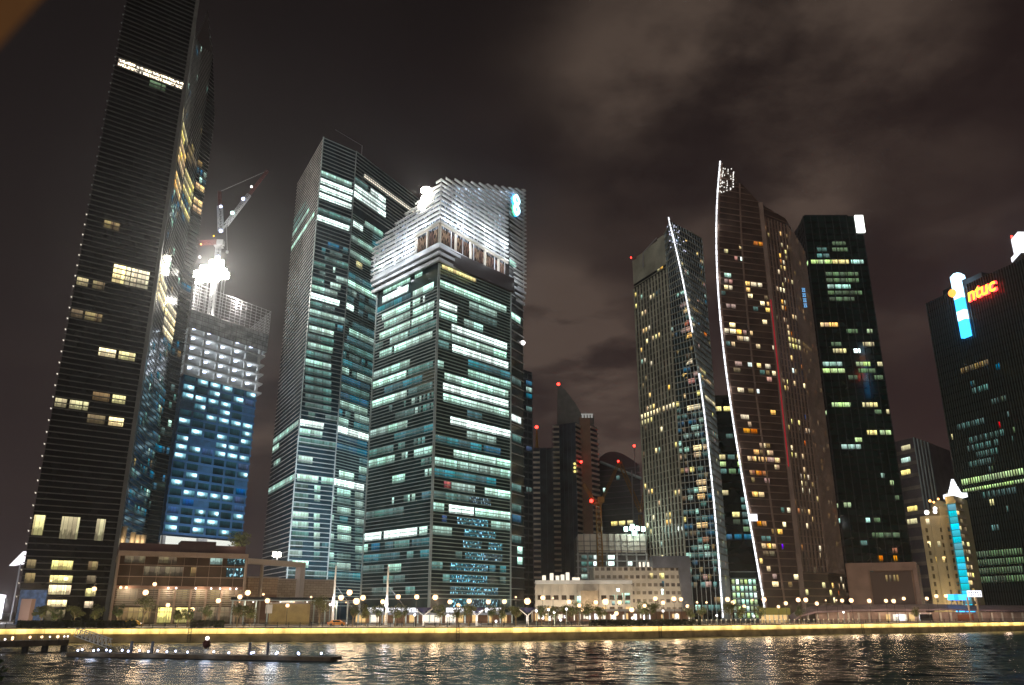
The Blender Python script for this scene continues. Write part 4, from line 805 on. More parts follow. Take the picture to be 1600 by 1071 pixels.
# concrete frame under construction
Yc = 440; t = simple('building_site', 'concrete frame under construction with white work lights in its open storeys', 'construction site', [(905, Yc), (1014, Yc)], 26, 838, 3.2, M['conc_d']); 
t.fins('floor_slab', M['conc'], [0], 1.2, .5, za=GZ+6, zb=zat(865, Yc)); t.vfins('column', M['conc'], [0], 1.0, .8, 5)
for y in (868, 874, 880, 886, 893, 900):
    for (x0, x1, kd, pr) in ((908, 926, 'dim', .6), (927, 932, 'white', .9), (947, 960, 'white', .95), (979, 988, 'white', .8), (1008, 1014, 'white', .5), (962, 977, 'dim', .5), (990, 1006, 'dim', .4), (908, 932, 'cool', .0 if y < 884 else .8)):
        if random.random() < pr: t.row(0, x0, y, x1, y, kd, bay=4)
for x in (930, 943, 952, 962, 971, 978): t.row(0, x-3, 909, x+3, 909, 'white', bay=99)
m_ = MB(); p = t.foot(0); m_.wallbox(p[0]+Vector((0, -1.3)), p[1]+Vector((0, -1.3)), zat(864, Yc), zat(835, Yc), .3); hb_ = m_.build('hoarding', M['whitel'], t.o); m_ = MB()
for k in range(12): pq = p[0].lerp(p[1], k/11); m_.box((pq.x, pq.y-1.75, (zat(864, Yc)+zat(835, Yc))/2), (.4, .3, zat(835, Yc)-zat(864, Yc)))
for k in range(3): pq = p[0].lerp(p[1], .5); m_.box((pq.x, pq.y-1.7, zat(864, Yc)+2.4*k+1), ((p[1]-p[0]).length, .2, .3))
m_.build('hoarding_rib', M['conc_d'], t.o); t.done()
for (x, y) in ((978, 827), (987, 826), (996, 826), (1005, 827), (991, 833), (988, 823)):
    p = at(x, y, Yc-3); m_ = MB(); m_.box(p, (1.9, .8, 2.2)); f_ = m_.build('floodlight', L['green'], t.o); m_ = MB(); m_.tube([(p.x, p.y+.5, p.z), (p.x, p.y+.5, zat(838, Yc))], .15, 4); m_.build('lamp_pole', M['steel'], f_)
p = at(990, 830, Yc-5); plight((p.x, p.y-4, p.z+2), 4500, (.85, 1., .92), 1.)
# tower cranes
def crane(label, base, ztop, jibs, col, lights=(), mastw=2.0, cabin=True):
    t = thing('tower_crane', label, 'crane', base, 'tower cranes'); m_ = MB(); m_.lattice(base, (base[0], base[1], ztop), mastw, max(4, int((ztop-base[2])/3)), .22); m_.build('mast', col, t)
    if cabin: m_ = MB(); m_.box((base[0]+1.2, base[1]-1.2, ztop+1), (3.4, 3, 2.6)); m_.box((base[0], base[1], ztop-.6), (4, 4, .5)); m_.build('cabin', col, t)
    for nm, a, b_, w, mm in jibs: m_ = MB(); m_.lattice(a, b_, w, max(4, int((Vector(b_)-Vector(a)).length/2.6)), .2); m_.build(nm, mm, t)
    for (p, r, mm) in lights: m_ = MB(); m_.ball(p, r); m_.build('lamp', mm, t)
    return t
p = at(342, 384, 392); base = (p.x, p.y, zs+8)
a, b_ = at(353, 352, 392), at(418, 267, 392); c_, d_ = at(345, 362, 392), at(343, 300, 392)
t = crane('luffing crane on the unfinished tower with white lamps along mast and red tipped jib', base, p.z, [], M['steel'], [(at(345, 323, 391), .8, L['blue']), (at(345, 361, 391), .9, L['blue']), (at(343, 382, 391), .8, L['blue']), (at(341, 402, 391), 1.0, L['blue']), (at(380, 311, 391), .9, L['blue']), (at(363, 333, 391), .95, L['green']), (at(393, 292, 391), .6, L['lampw']), (at(312, 402, 391), .7, L['lampw']), (at(334, 369, 391), .5, L['signy']), (at(314, 382, 391), .45, L['lampo'])])
for nm, q0_, q1_, w_, mm in (('jib', a, a.lerp(b_, .55), 1.7, M['steel']), ('jib_tip', a.lerp(b_, .55), b_, 1.1, M['redp']), ('a_frame', c_, c_.lerp(d_, .62), 2.2, M['steel']), ('a_frame_tip', c_.lerp(d_, .62), d_, 1.2, M['redp']), ('counter_jib', at(312, 380, 393), at(345, 378, 393), 1.8, M['redp'])):
    m_ = MB(); m_.lattice(q0_, q1_, w_, max(4, int((q1_-q0_).length/2.6)), .2); m_.build(nm, mm, t)
m_ = MB(); m_.tube([c_, a], .5, 5); m_.tube([d_, b_], .08, 4); m_.tube([at(354, 354, 391), at(355, 392, 391)], .1, 4); m_.box(at(355, 394, 391), (1.2, 1, 1.2)); m_.build('cable', M['steel'], t)
plight(at(362, 345, 388), 260, (.85, 1., .95), .5); plight(at(345, 342, 388), 200, (.85, .9, 1.), .5)
p = at(935, 790, 425); t = crane('yellow luffing crane standing before the lit concrete frame, lower of the two', (p.x, p.y, GZ), zat(785, 425), [('jib', (at(929, 785, 424)), (at(912, 757, 424)), 1.3, M['yelp']), ('counter_jib', at(921, 783, 425), at(940, 788, 425), 2.2, M['yelp'])], M['yelp'], [(at(924, 783, 422), .9, L['red'])], mastw=2.4)
p = at(1000, 800, 560); t = crane('yellow derrick crane with two long splayed arms above the curved roof building', (p.x, p.y, GZ), zat(805, 560), [('arm', at(942, 778, 560), at(968, 722, 560), 1.6, M['yelp']), ('arm', at(968, 722, 560), at(1001, 800, 560), 2.2, M['yelp']), ('arm', at(1001, 800, 560), at(1012, 748, 560), 1.8, M['yelp'])], M['yelp'], [(at(991, 697, 560), .9, L['red']), (at(966, 721, 559), .7, L['red'])], cabin=False)
m_ = MB(); m_.tube([at(987, 735, 559), at(990, 820, 559)], .5, 5); m_.tube([at(991, 697, 560), at(993, 745, 560)], .25, 4); m_.build('cable', M['steel'], t)
# low civic podium and white apartments
Yp = 330; t = simple('low_building', 'long low pale stone building with small lamps on its roof edge', 'low building', [(838, Yp), (988, Yp)], 20, 909, 4.5, M['whitel'])
m_ = MB(); p = t.foot(0); m_.wallbox(p[0]+Vector((-.4, -.4)), p[1]+Vector((.4, -.4)), zat(913, Yp), zat(907, Yp), 1); m_.build('parapet', M['white'], t.o)
for (x0, x1, y0, y1, kd) in ((898, 909, 943, 932, 'cool'), (956, 966, 938, 930, 'cool'), (972, 984, 937, 927, 'cool'), (972, 984, 944, 939, 'mid'), (956, 966, 946, 940, 'mid'), (962, 968, 925, 920, 'white')):
    u0, za = t.hit(x0, y0, 0); u1, zb = t.hit(x1, y1, 0); t.add(0, za, zb, u0, u1, kd)
for x in (850, 885, 930, 965): plight((*P(x, Yp-9), GZ+1.5), 2000, (1., .86, .66), .8)  # added fill lights without fixtures, brighten the dim stone front
for x in (960, 1000, 1040): plight((*P(x, 334), GZ+2), 1800, (1., .84, .6), .8)  # further unseen fill lights added for the pale low blocks
for x in (850, 862, 871, 879, 887, 897, 903):
    p = at(x, 905, Yp+3); m_ = MB(); m_.prism([(p.x-.7, p.y-.5), (p.x+.7, p.y-.5), (p.x+.7, p.y+.5), (p.x-.7, p.y+.5)], t.tops[0]-.1, t.tops[0]+random.uniform(1.2, 4)); m_.build('roof_lamp', L['shop'], t.o)
t.done(); LB = t
m_ = MB(); q_ = LB.foot(0)
for k in range(13): pq = q_[0].lerp(q_[1], k/12); m_.box((pq.x, pq.y-.25, (GZ+LB.tops[0])/2-.6), (.8, .48, LB.tops[0]-GZ-1.4))
for k in range(12):
    if k in (5, 6, 7): continue
    pq = q_[0].lerp(q_[1], (k+.5)/12)
    for zz in (4.5, 8.7):
        w_ = MB(); w_.box((pq.x, pq.y-.04, GZ+zz), (1.9, .1, 1.7)); w_.build('window', random.choice([M['gl_brown'], M['gl_brown'], L['shopw']] if zz < 5 else [M['gl_brown']]), LB.o)
m_.build('pilaster', M['whitel'], LB.o)
m_ = MB(); a_ = P(908, Yp-4), P(935, Yp-4); m_.prism([a_[0], a_[1], P(935, Yp-.3), P(908, Yp-.3)], GZ, zat(923, Yp-4)); m_.build('annex', M['stone'], t.o)
Ya = 345; t = simple('apartment_block', 'white apartment block of small windows wrapped by a dark blue frame', 'apartment block', [(930, Ya), (1068, Ya)], 20, 886, 3.1, M['whitel'])
pm_ = [mat('curtained_window', (.30, .25, .18), .4), mat('blind_window', (.22, .18, .14), .4), mat('unlit_window', (.10, .08, .07), .3)]
for k in range(1, 7):
    for j in range(15):
        u = (j+.3)/15; p = t.foot(0)[0].lerp(t.foot(0)[1], u); m_ = MB(); m_.box((p.x+.5, p.y-.02, GZ+k*3.1+1.5), (1.5, .12, 1.3)); m_.build('pane', random.choice(pm_), t.o)
for (x, y, w_, kd) in ((1018, 901, 3, 'yell'), (1034, 901, 4, 'yell'), (1002, 889, 3, 'warmw'), (1014, 889, 2, 'warm'), (1035, 931, 2, 'white'), (1036, 913, 2, 'cyan')):
    t.row(0, x-w_, y, x+w_, y, kd, bay=99)
m_ = MB()
for x in (1000, 1006, 1013, 1020, 1026): p = at(x, 887, Ya+4); m_.box((p.x, p.y, t.tops[0]+1), (.8, .6, 2.2))
m_.build('roof_lamp', L['shop'], t.o)['kind'] = 'stuff'
m_ = MB(); a, b_ = Vector(P(1024, Ya-2)), Vector(P(1082, Ya-2)); zt = t.tops[0]; m_.wallbox(a, b_, zt-.5, zt+4.2, 9); 
c0, c1 = P(1064, Ya-2.3), P(1083, Ya-2.3); c2_, c3 = P(1070, Ya-2.3), P(1083, Ya-2.3); i = len(m_.v)
for yy in (Ya-2.2, Ya+7): m_.v += [(c2_[0], yy, GZ), (c3[0], yy, GZ), (c1[0], yy, zt+4), (c0[0], yy, zt+4)]
m_.f += [(i, i+1, i+2, i+3), (i, i+3, i+7, i+4), (i+1, i+5, i+6, i+2)]; m_.uv += [(0, 0)]*12; m_.build('blue_frame', M['bluew'], t.o); t.done()
# --- right side
t = simple('portal_building', 'low brown building with a deep portal frame below the dark office slab', 'low building', [(1330, 370), (1440, 360)], 25, 880, 4.5, M['brownw'], Yt=365, side=14)
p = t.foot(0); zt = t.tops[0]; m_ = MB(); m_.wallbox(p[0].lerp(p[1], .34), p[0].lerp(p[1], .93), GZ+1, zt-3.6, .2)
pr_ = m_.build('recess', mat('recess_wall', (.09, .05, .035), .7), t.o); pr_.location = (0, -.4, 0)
m_ = MB()
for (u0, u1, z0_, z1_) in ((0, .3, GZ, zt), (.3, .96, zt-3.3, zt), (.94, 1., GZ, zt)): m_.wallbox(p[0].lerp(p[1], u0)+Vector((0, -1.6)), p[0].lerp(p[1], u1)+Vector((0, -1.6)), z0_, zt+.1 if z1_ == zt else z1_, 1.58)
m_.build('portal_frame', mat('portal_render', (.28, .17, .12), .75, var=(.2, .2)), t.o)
t.row(0, 1360, 900, 1366, 900, 'dim'); 
for x in (1384, 1390, 1396, 1401): t.add(0, zat(909, 365), zat(899, 365), t.hit(x, 905, 0)[0], t.hit(x+3, 905, 0)[0], 'dimwarm', e=.6)
t.done()
t = simple('residential_tower', 'grey stepped tower with one column of lit windows behind the brown portal building', 'residential tower', [(1438, 520), (1470, 505), (1492, 520)], 30, 686, 7.6, M['greyw'], Yt=510, side=30)
t.vfins('pier', M['fin_mid'], [1], .6, 1.2, 5)
for y, k in ((706, 'yell'), (726, 'cool'), (745, 'yell'), (797, 'yell'), (818, 'yell')): t.row(0, 1409 if y < 760 else 1418, y, 1424 if y < 760 else 1434, y, k, bay=99, lo=.2, hi=.7)
t.fins('spandrel', M['fin_warm'], [0], .4, 2.2); t.done()
t = simple('residential_tower', 'dim mauve tower stepping down to the right behind the cyan lit tower', 'residential tower', [(1490, 560), (1535, 560)], 30, 722, 4, M['greyw']); t.vfins('pier', M['greyw'], [0], .6, 1.2, 5); t.row(0, 1462, 776, 1467, 776, 'yell', bay=99); t.done()
t = simple('hotel_building', 'old cream building with tall bays and golden lamps on its roof', 'hotel', [(1463, 405), (1512, 400)], 22, 806, 3.6, M['creamw'], Yt=402, side=16)
t.vfins('pier', M['creamw'], [0], .8, 1.6, 4.2); dw_ = mat('dim_window', (.12, .09, .04), .3)
for k in range(2, 12):
    for j in range(4):
        p = t.foot(0)[0].lerp(t.foot(0)[1], (j+.5)/4); m_ = MB(); m_.box((p.x, p.y-.03, GZ+k*3.6+1.6), (2.2, .12, 2.0)); m_.build('pane', dw_, t.o)
for (x, y, k) in ((1449, 812, 'warmw'), (1452, 855, 'warmw'), (1466, 846, 'yell'), (1466, 880, 'warm'), (1476, 880, 'warm')): t.row(0, x-3, y, x+3, y, k, bay=99)
zt = t.tops[0]; c_ = sum(t.foot(0), Vector((0, 0)))/4; m_ = MB(); m_.prism([c_+Vector((-4, -7)), c_+Vector((6, -7)), c_+Vector((6, 6)), c_+Vector((-4, 6))], zt, zt+4.5); m_.lathe([(4, 0), (4, 1.5), (3, 3), (.3, 4.5)], 12, (c_.x, c_.y, zt+4.5)); m_.build('roof_pavilion', M['creamw'], t.o)
for (x, y, mm, r_) in ((1448, 801, L['lampw'], 1.1), (1461, 795, L['lampw'], .9), (1461, 800, L['lampw'], .9), (1453, 783, L['lampo'], .6), (1459, 785, L['lampo'], .5), (1466, 780, L['lampo'], .5)): p = at(x, y, 398); m_ = MB(); m_.ball((p.x, p.y, p.z), r_); m_.build('roof_lamp', mm, t.o)
p = at(1460, 790, 396); plight((p.x, p.y-3, p.z+3), 1500, (1., .7, .3), 1)
for x in (1468, 1478, 1490, 1500): q_ = P(x, 398); plight((q_[0], q_[1]-5, GZ+5), 1100, (1., .75, .35), .8)
t.done()
# cyan lit tower with white stepped crown
t = simple('clock_tower', 'slim tower with a glowing cyan front and stepped white crown', 'tower', [(1506, 392), (1521, 388), (1533, 396)], 10, 776, 3.5, M['creamw'], Yt=391, side=8)
zt = t.tops[0]; k = 0
m0 = mat('louvre_cap', (.05, .3, .35), .5)
cy = winmat('cyan_louvre_light', (.05, .72, .95), .95, mull=6, furn=.2)
while GZ+4+k*3.0 < zat(785, 390)-1:
    z = GZ+4+k*3.0; p = t.foot(0); m_ = MB(); a, b_ = p[0].lerp(p[1], .02)+Vector((0, -.4)), p[0].lerp(p[1], .98)+Vector((0, -.4)); of = 60*(k+3)
    m_.quad([(*a, z+.1), (*b_, z+.1), (*b_, z+2.75), (*a, z+2.75)], [(of, .45), (of+5, .45), (of+5, .95), (of, .95)]); m_.build('cyan_panel', cy, t.o); k += 1
t.fins('panel_lip', m0, [0], .7, .22, za=GZ+3.8, per=3.5/1.0 if 0 else 3.5/3.0, zb=zat(785, 390)); t.fins('balcony', M['stone'], [1], .7, 1.2); t.scatter([1], .5, ['warm', 'dimwarm', 'dimwarm', 'yell'], w=3)
c_ = sum(t.foot(0), Vector((0, 0)))/5; cg = winmat('white_crown_light', (.9, .97, 1.), 2.2, mull=.8, furn=0)
m_ = MB(); cw = lampmat('lit_crown', (.9, .95, 1.), 1.8)
m_.prism([c_+Vector((-3.7, -4.4)), c_+Vector((3.9, -3.8)), c_+Vector((3.7, 4)), c_+Vector((-3.7, 4))], zt, zt+2.0)
for j, (r_, z_) in enumerate(((2.9, 2.0), (2.5, 3.2), (2.0, 4.4), (1.5, 5.6), (1.1, 6.8), (.7, 7.8))): m_.lathe([(r_, 0), (r_*.96, .95), (r_*.8, 1.25)], 14, (c_.x, c_.y, zt+z_))
m_.build('stepped_crown', cw, t.o); t.done()
m_ = MB(); a, b_ = P(1503, 386), P(1524, 386); m_.prism([a, b_, (b_[0], 391), (a[0], 391)], GZ+.5, GZ+4.5); m_.build('cyan_base', L['signc'], t.o)
# tower with the red sign
ch = [(1530, 432), (1644, 392), (1800, 350)]
pts = [Vector(P(*q)) for q in ch]; zt = zat(474, 432)
t = Tower('office_tower', 'black ribbed tower at the right edge carrying red letters and a glowing blue fin', 'office tower', ch, [pts[2]+Vector((60, 40)), pts[0]+Vector((50, 60))], [zt]*5, GZ, 4.1, mat('black_ribbed_glass', (.008, .018, .016), .1, bump=(.12, .08)))
NT = t
t.vfins('rib', mat('dark_rib', (.05, .06, .055), .4), [0, 1], .5, .35, 1.5); t.fins('spandrel', M['gl_dark'], [0, 1], .2, .9)
t.row(0, 1505, 769, 1600, 735, 'green', bay=6, lo=.1); t.row(0, 1505, 776, 1600, 742, 'green', bay=6, lo=.3, hi=.7)
for y in (872, 884, 896, 908): t.row(0, 1522, y, 1600, y-6, 'dimgreen', bay=9, lo=.1); 
for y in (878, 890, 902): t.row(0, 1522, y, 1600, y-6, 'dimgreen', bay=9, lo=.1)
for r in ((1513, 723, 1548, 714, 'dim'), (1525, 710, 1560, 698, 'dim'), (1515, 693, 1570, 680, 'dim'), (1495, 664, 1538, 652, 'dim'), (1500, 582, 1545, 566, 'dimwarm'), (1520, 618, 1545, 608, 'dim'), (1575, 600, 1598, 592, 'dim'), (1545, 788, 1555, 784, 'yell'), (1528, 765, 1580, 750, 'dim'), (1535, 780, 1590, 772, 'dim'), (1540, 700, 1550, 697, 'dim'), (1510, 702, 1560, 690, 'dim')): t.row(0, *r, bay=3, gap=.6)
t.row(0, 1556, 573, 1562, 571, 'cyan'); t.row(0, 1557, 578, 1562, 577, 'signc' and 'cyan'); t.row(0, 1560, 660, 1563, 659, 'red'); t.row(0, 1531, 684, 1535, 682, 'amber'); t.row(0, 1583, 625, 1586, 624, 'white'); t.row(0, 1586, 605, 1590, 603, 'yell'); t.row(0, 1488, 688, 1491, 687, 'yell')
t.scatter([0], .03, ['dim', 'cyan', 'dimgreen', 'dim'], w=1.8, ya=560, yb=870, run=.5); t.done()
q = t.foot(0); dr = (q[1]-q[0]).normalized(); n_ = Vector((dr.y, -dr.x))
def ntp(x, y, e=1.6): u, z = t.hit(x, y, 0); p = q[0]+(q[1]-q[0])*u+n_*e; return Vector((p.x, p.y, z))
a = ntp(1507, 490); u0_ = 5.2
for (z0_, z1_, mm) in ((ntp(1512, 528).z, ntp(1507, 502).z, L['signc']), (ntp(1507, 502).z, ntp(1505, 487).z, L['signbw']), (ntp(1505, 487).z, ntp(1502, 468).z, L['signc']), (ntp(1502, 468).z, ntp(1500, 440).z, L['signbw'])):
    m_ = MB(); c = Vector((a.x, a.y)); m_.prism([c-dr*u0_/2-n_*1.2, c-dr*u0_/2+n_*1., c+dr*u0_/2+n_*1., c+dr*u0_/2-n_*1.2], z0_, z1_); m_.build('blue_fin', mm, t.o)
ztp = ntp(1500, 440).z; m_ = MB(); prof = [(-u0_/2, 0), (u0_*1.0, 0), (u0_*.95, 2.0), (u0_*.5, 4.2), (0, 4.6), (-u0_/2, 3.4)]
i = len(m_.v)
for s_ in (-1.2, 1.0): m_.v += [(c.x+dr.x*x+n_.x*s_, c.y+dr.y*x+n_.y*s_, ztp+z) for x, z in prof]
n6 = 6; m_.f += [tuple(range(i, i+n6))[::-1], tuple(range(i+n6, i+2*n6))]+[(i+k, i+(k+1) % n6, i+n6+(k+1) % n6, i+n6+k) for k in range(n6)]; m_.uv += [(0, 0)]*(2*n6+4*n6); m_.build('fin_cap', L['signbw'], t.o)
m_ = MB(); p = ntp(1498, 458); 
m_.ball(p-Vector((dr.x, dr.y, 0))*1.2+Vector((n_.x, n_.y, 0))*1.2, 2.3); m_.build('orange_disc', L['lampo'] if 0 else lampmat('orange_disc', (1., .3, .05), 2.5), t.o)
def text(body, p, size, ext, mm, ang, name, parent):
    cu = bpy.data.curves.new(name, 'FONT'); cu.body = body; cu.size = size; cu.extrude = ext; cu.offset = .018*size; cu.shear = .12
    o = bpy.data.objects.new(name, cu); COL.objects.link(o); dg = bpy.context.evaluated_depsgraph_get(); me = bpy.data.meshes.new_from_object(o.evaluated_get(dg)); bpy.data.objects.remove(o)
    me.materials.clear(); me.materials.append(mm); o = bpy.data.objects.new(name, me); COL.objects.link(o); o.location = Vector(p)-Vector(parent['org']); o.rotation_euler = (math.pi/2, 0, ang); o.parent = parent; return o
p = ntp(1519, 473, 2.2); an = math.atan2(dr.y, dr.x)
text('ntuc', p, 10.4, .5, L['signr'], an, 'letter_sign', t.o); o = text('ntuc', p+Vector((n_.x, n_.y, 0))*.55+Vector((0, 0, .1)), 10.15, .1, L['signy'], an, 'letter_face', t.o)
o.data.transform(__import__('mathutils').Matrix.Identity(4))
plight(ntp(1540, 462, 4), 700, (1., .06, .05), 1.)
m_ = MB(); p0, p1 = q[0].lerp(q[1], .35), q[1]; m_.wallbox(p0+Vector((2, 6)), p1+Vector((2, 6)), zt-.1, zt+4.5, 20); m_.build('plant_room', M['black'], t.o)
# tower behind with glowing white crown
t = simple('office_tower', 'tower at the right edge with a glowing white crown over arched windows', 'office tower', [(1698, 520), (1716, 505), (1850, 505)], 40, 400, 4.2, M['gl_brown'], Yt=510, side=75)
zt = t.tops[0]
for i, us in ((0, (.05, .55)), (1, (.02, .09, .16, .23, .30))):
    for u in us:
        q = t.foot(0); a = q[i].lerp(q[i+1], u); dr = (q[i+1]-q[i]).normalized(); n_ = Vector((dr.y, -dr.x))*.3; w_ = 3.2; pts = []
        for (x, z) in [(0, 0), (w_, 0)]+[(w_/2+w_/2*math.cos(v*math.pi/8), 8+w_/2*math.sin(v*math.pi/8)) for v in range(9)]: pp = a+dr*x+n_; pts.append((pp.x, pp.y, zt-14+z))
        m_ = MB(); m_.quad(pts, [(random.random(), .6)]*len(pts)); m_.build('arched_window', W['warmw'] if random.random() < .6 else W['yell'], t.o)
m_ = MB(); q = t.offs(0, .6); m_.prism(q, zt, zt+3); z2 = zat(366, 510); q2 = t.offs(0, -1.5); m_.prism(q2, zt+3.1, z2); m_.build('lit_crown', L['box'], t.o); p = q2[0]; m_ = MB(); m_.tube([(p.x+3, p.y+3, z2), (p.x+3, p.y+3, z2+4.5)], .5, 5); m_.build('beacon', L['red'], t.o); t.done()
#@@SCENE3
# ================================================================== LOW BUILDINGS ON THE LEFT
ch = [(172, 246), (378, 262)]
p0, p1 = (Vector(P(*q)) for q in ch); zt = zat(861, 246); dr = (p1-p0).normalized(); n_ = Vector((dr.y, -dr.x)); Lp = (p1-p0).length; ang = math.atan2(dr.y, dr.x)
pod = thing('podium_building', 'wide brown glass podium building in a pale frame with lamps under its canopy', 'low building', (p0.x, p0.y, GZ))
def pp(u, o=0.): q = p0+dr*u*Lp+n_*o; return q
m_ = MB(); m_.prism([pp(.005), pp(.995), pp(.995, -45), pp(.005, -45)], GZ, zt-.3); m_.build('glass_wall', glass('podium_glass', (.075, .05, .032), .15), pod)
fmat = mat('podium_frame', (.36, .26, .19), .7, var=(.3, .2))
m_ = MB(); m_.wallbox(pp(0, 2.2), pp(1.0, 2.2), zt-1.4, zt, 48); m_.build('roof_slab', fmat, pod)
for u in (.0, .985): m_ = MB(); m_.wallbox(pp(u, 2.0), pp(u+.015, 2.0), GZ, zt-1.42, 20); m_.build('frame_pier', fmat, pod)
m_ = MB(); m_.wallbox(pp(.0, -3), pp(.99, -3), zt+.02, zt+2.6, 38); m_.build('roof_storey', mat('maroon_wall', (.10, .045, .045), .7), pod)
m_ = MB(); m_.wallbox(pp(.46, -1.5), pp(.74, -1.5), zt+.03, zt+3.6, 10); m_.build('plant_room', mat('dark_maroon_wall', (.06, .03, .03), .7), pod)
m_ = MB()
for k in range(1, 6): z = GZ+k*3.3; m_.wallbox(pp(.016, .35), pp(.984, .35), z, z+.18, .3)
for k in range(11):
    if k in (0, 10): continue
    u = k/10; m_.wallbox(pp(u, .3), pp(u+.0018, .3), GZ+10, zt-1.4, .28)
m_.build('mullion', fmat, pod)
for k in range(6): u = .33+k*.12; m_ = MB(); m_.wallbox(pp(u, .9), pp(u+.016, .9), GZ, GZ+9.8, .7); m_.build('column', fmat, pod)
m_ = MB()
for r in range(9): m_.wallbox(pp(.02, .7), pp(.98, .7), GZ+5.2+r*.55, GZ+5.45+r*.55, .08)
m_.build('louvre', mat('podium_louvre', (.32, .26, .2), .6), pod)
m_ = MB(); m_.wallbox(pp(.016, .9), pp(.984, .9), GZ+9.9, GZ+10.7, .5); m_.build('canopy_edge', M['brownw'], pod)
def podwin(u0, u1, z0, z1, kd, o=.12):
    of = 60*random.randint(1, 200); a, b_ = pp(u0, o), pp(u1, o); m_ = MB(); m_.quad([(*a, z0), (*b_, z0), (*b_, z1), (*a, z1)], [(of, 0), (of+(u1-u0)*Lp, 0), (of+(u1-u0)*Lp, 1), (of, 1)]); m_.build('window', W[kd], pod)
for (u0, u1, a, b_, kd) in ((.335, .47, .3, 4.6, 'yell'), (.48, .60, .3, 4.6, 'yell'), (.05, .3, .3, 4.6, 'dimwarm'), (.62, .7, .3, 4.8, 'dimwarm'), (.72, .98, .3, 4.8, 'dimwarm'), (.35, .6, 5.2, 9.6, 'dimwarm'), (.62, .98, 5.2, 9.6, 'dimwarm'), (.03, .18, 5.2, 9.6, 'dimwarm'), (.3, .44, 17.2, 19.8, 'dimwarm'), (.56, .6, 13.6, 16.2, 'dimwarm'), (.70, .80, 17.2, 19.8, 'mid'), (.84, .98, 17.2, 19.8, 'spark'), (.84, .98, 13.6, 16.2, 'spark'), (.05, .2, 17.2, 19.8, 'dimwarm'), (.2, .5, 13.6, 16.2, 'dimwarm')): podwin(u0, u1, GZ+a, GZ+b_, kd)  # speckled bays at the right end are painted reflections in the glazing
for u in (.05, .09, .40, .46, .61, .73, .80, .88, .93): p = pp(u, 1.5); m_ = MB(); m_.ball((p.x, p.y, GZ+10.1), .26 if u > .2 else .4); m_.build('canopy_lamp', L['lampw'] if u > .2 else L['lamp'], pod)
for u in (.1, .4, .65, .85): p = pp(u, 2.2); plight((p.x, p.y, GZ+9.4), 420, (1., .8, .6))
m_ = MB(); a = pp(.9, -4); 
# roof garden shrub
def leafcloud(m_, c, rad, n, size, seed, clumps=7):
    rg = random.Random(seed); cs = []
    for k in range(clumps):
        a = rg.uniform(0, 6.283); rr = rg.uniform(.1, .75); cs.append((c[0]+rad[0]*rr*math.cos(a), c[1]+rad[1]*rr*math.sin(a), c[2]+rad[2]*rg.uniform(-.6, .75), rg.uniform(.3, .55)))
    for k in range(n):
        q = rg.choice(cs); v = Vector((rg.gauss(0, 1), rg.gauss(0, 1), rg.gauss(0, 1))).normalized()*q[3]*rg.uniform(.5, 1.1)
        p = Vector((q[0]+v.x*rad[0], q[1]+v.y*rad[1], q[2]+v.z*rad[2])); d1 = Vector((rg.gauss(0, 1), rg.gauss(0, 1), rg.gauss(0, .7))).normalized(); d2 = d1.orthogonal().normalized(); s_ = size*rg.uniform(.6, 1.4)
        d2 = (d2*math.cos(rg.uniform(0, 3))+d1.cross(d2)*math.sin(rg.uniform(0, 3))).normalized()
        m_.quad([p-d1*s_, p+d2*s_*.5, p+d1*s_, p-d2*s_*.5])
sh = thing('roof_shrub', 'green bushy shrub on the roof corner of the brown podium building', 'shrub', (pp(.95, -8).x, pp(.95, -8).y, zt+2.6))
m_ = MB(); q = pp(.95, -8); leafcloud(m_, (q.x, q.y, zt+4.6), (4.6, 3, 2.6), 900, .34, 5, 9); m_.build('foliage', M['leaf'], sh); m_ = MB(); m_.tube([(q.x, q.y, zt+2.6), (q.x, q.y, zt+4.6)], .3, 6); m_.build('stem', M['bark'], sh)
plight((pp(.9, -3).x, pp(.9, -3).y, zt+3.5), 350, (1., .9, .6))
# portal frame and the blocks beside the podium
fa, fb = Vector(P(380, 268)), Vector(P(472, 292)); zf = zat(876, 280)
fr = thing('portal_gateway', 'pale thin portal frame stretching right from the brown podium roof', 'portal frame', (fa.x, fa.y, GZ))
m_ = MB(); m_.wallbox(fa, fb, zf-1.7, zf, 2.2); m_.build('beam', mat('pale_frame', (.55, .45, .36), .7), fr)
dq = (fb-fa).normalized(); m_ = MB(); m_.wallbox(fb-dq*2.4, fb, GZ, zf-1.72, 2.2); m_.build('post', mat('pale_post', (.55, .5, .48), .7), fr); m_ = MB(); q = fa.lerp(fb, .24); m_.wallbox(q, q+dq*.7, GZ, zf-1.72, .8); m_.build('post', mat('thin_post', (.5, .42, .34), .7), fr)
m_ = MB(); q = at(432, 870, 292); m_.box((q.x, q.y, q.z+.7), (2.6, .9, 1.4)); ff = m_.build('floodlight', L['flood'], fr); m_ = MB(); m_.tube([(q.x, q.y+1, q.z), (q.x, q.y+1, zf-.1)], .2, 5); m_.build('bracket', M['steel'], fr)
slight((q.x, q.y+3, q.z+1), (-106, 392, 45), 420000, (.92, .95, 1.), 70); plight((q.x, q.y+3, q.z+1.5), 6000, (.95, .97, 1.), .5)
def block(name, label, cat, chain, ytop, depth, mm, extra=None, z0=GZ):
    t = thing(name, label, cat, (*P(*chain[0]), z0)); m_ = MB(); a, b_ = Vector(P(*chain[0])), Vector(P(*chain[1])); d = (b_-a).normalized(); nb = Vector((-d.y, d.x))*depth
    zt = zat(ytop, chain[0][1]); m_.prism([a, b_, b_+nb, a+nb], z0, zt); m_.build('wall', mm, t); t['zt'] = zt
    m_ = MB(); m_.wallbox(a-d*.2+nb*-.015, b_+d*.2+nb*-.015, zt+.01, zt+.45, depth*1.03); m_.build('coping', M['fin_warm'], t); return t, a, b_, d
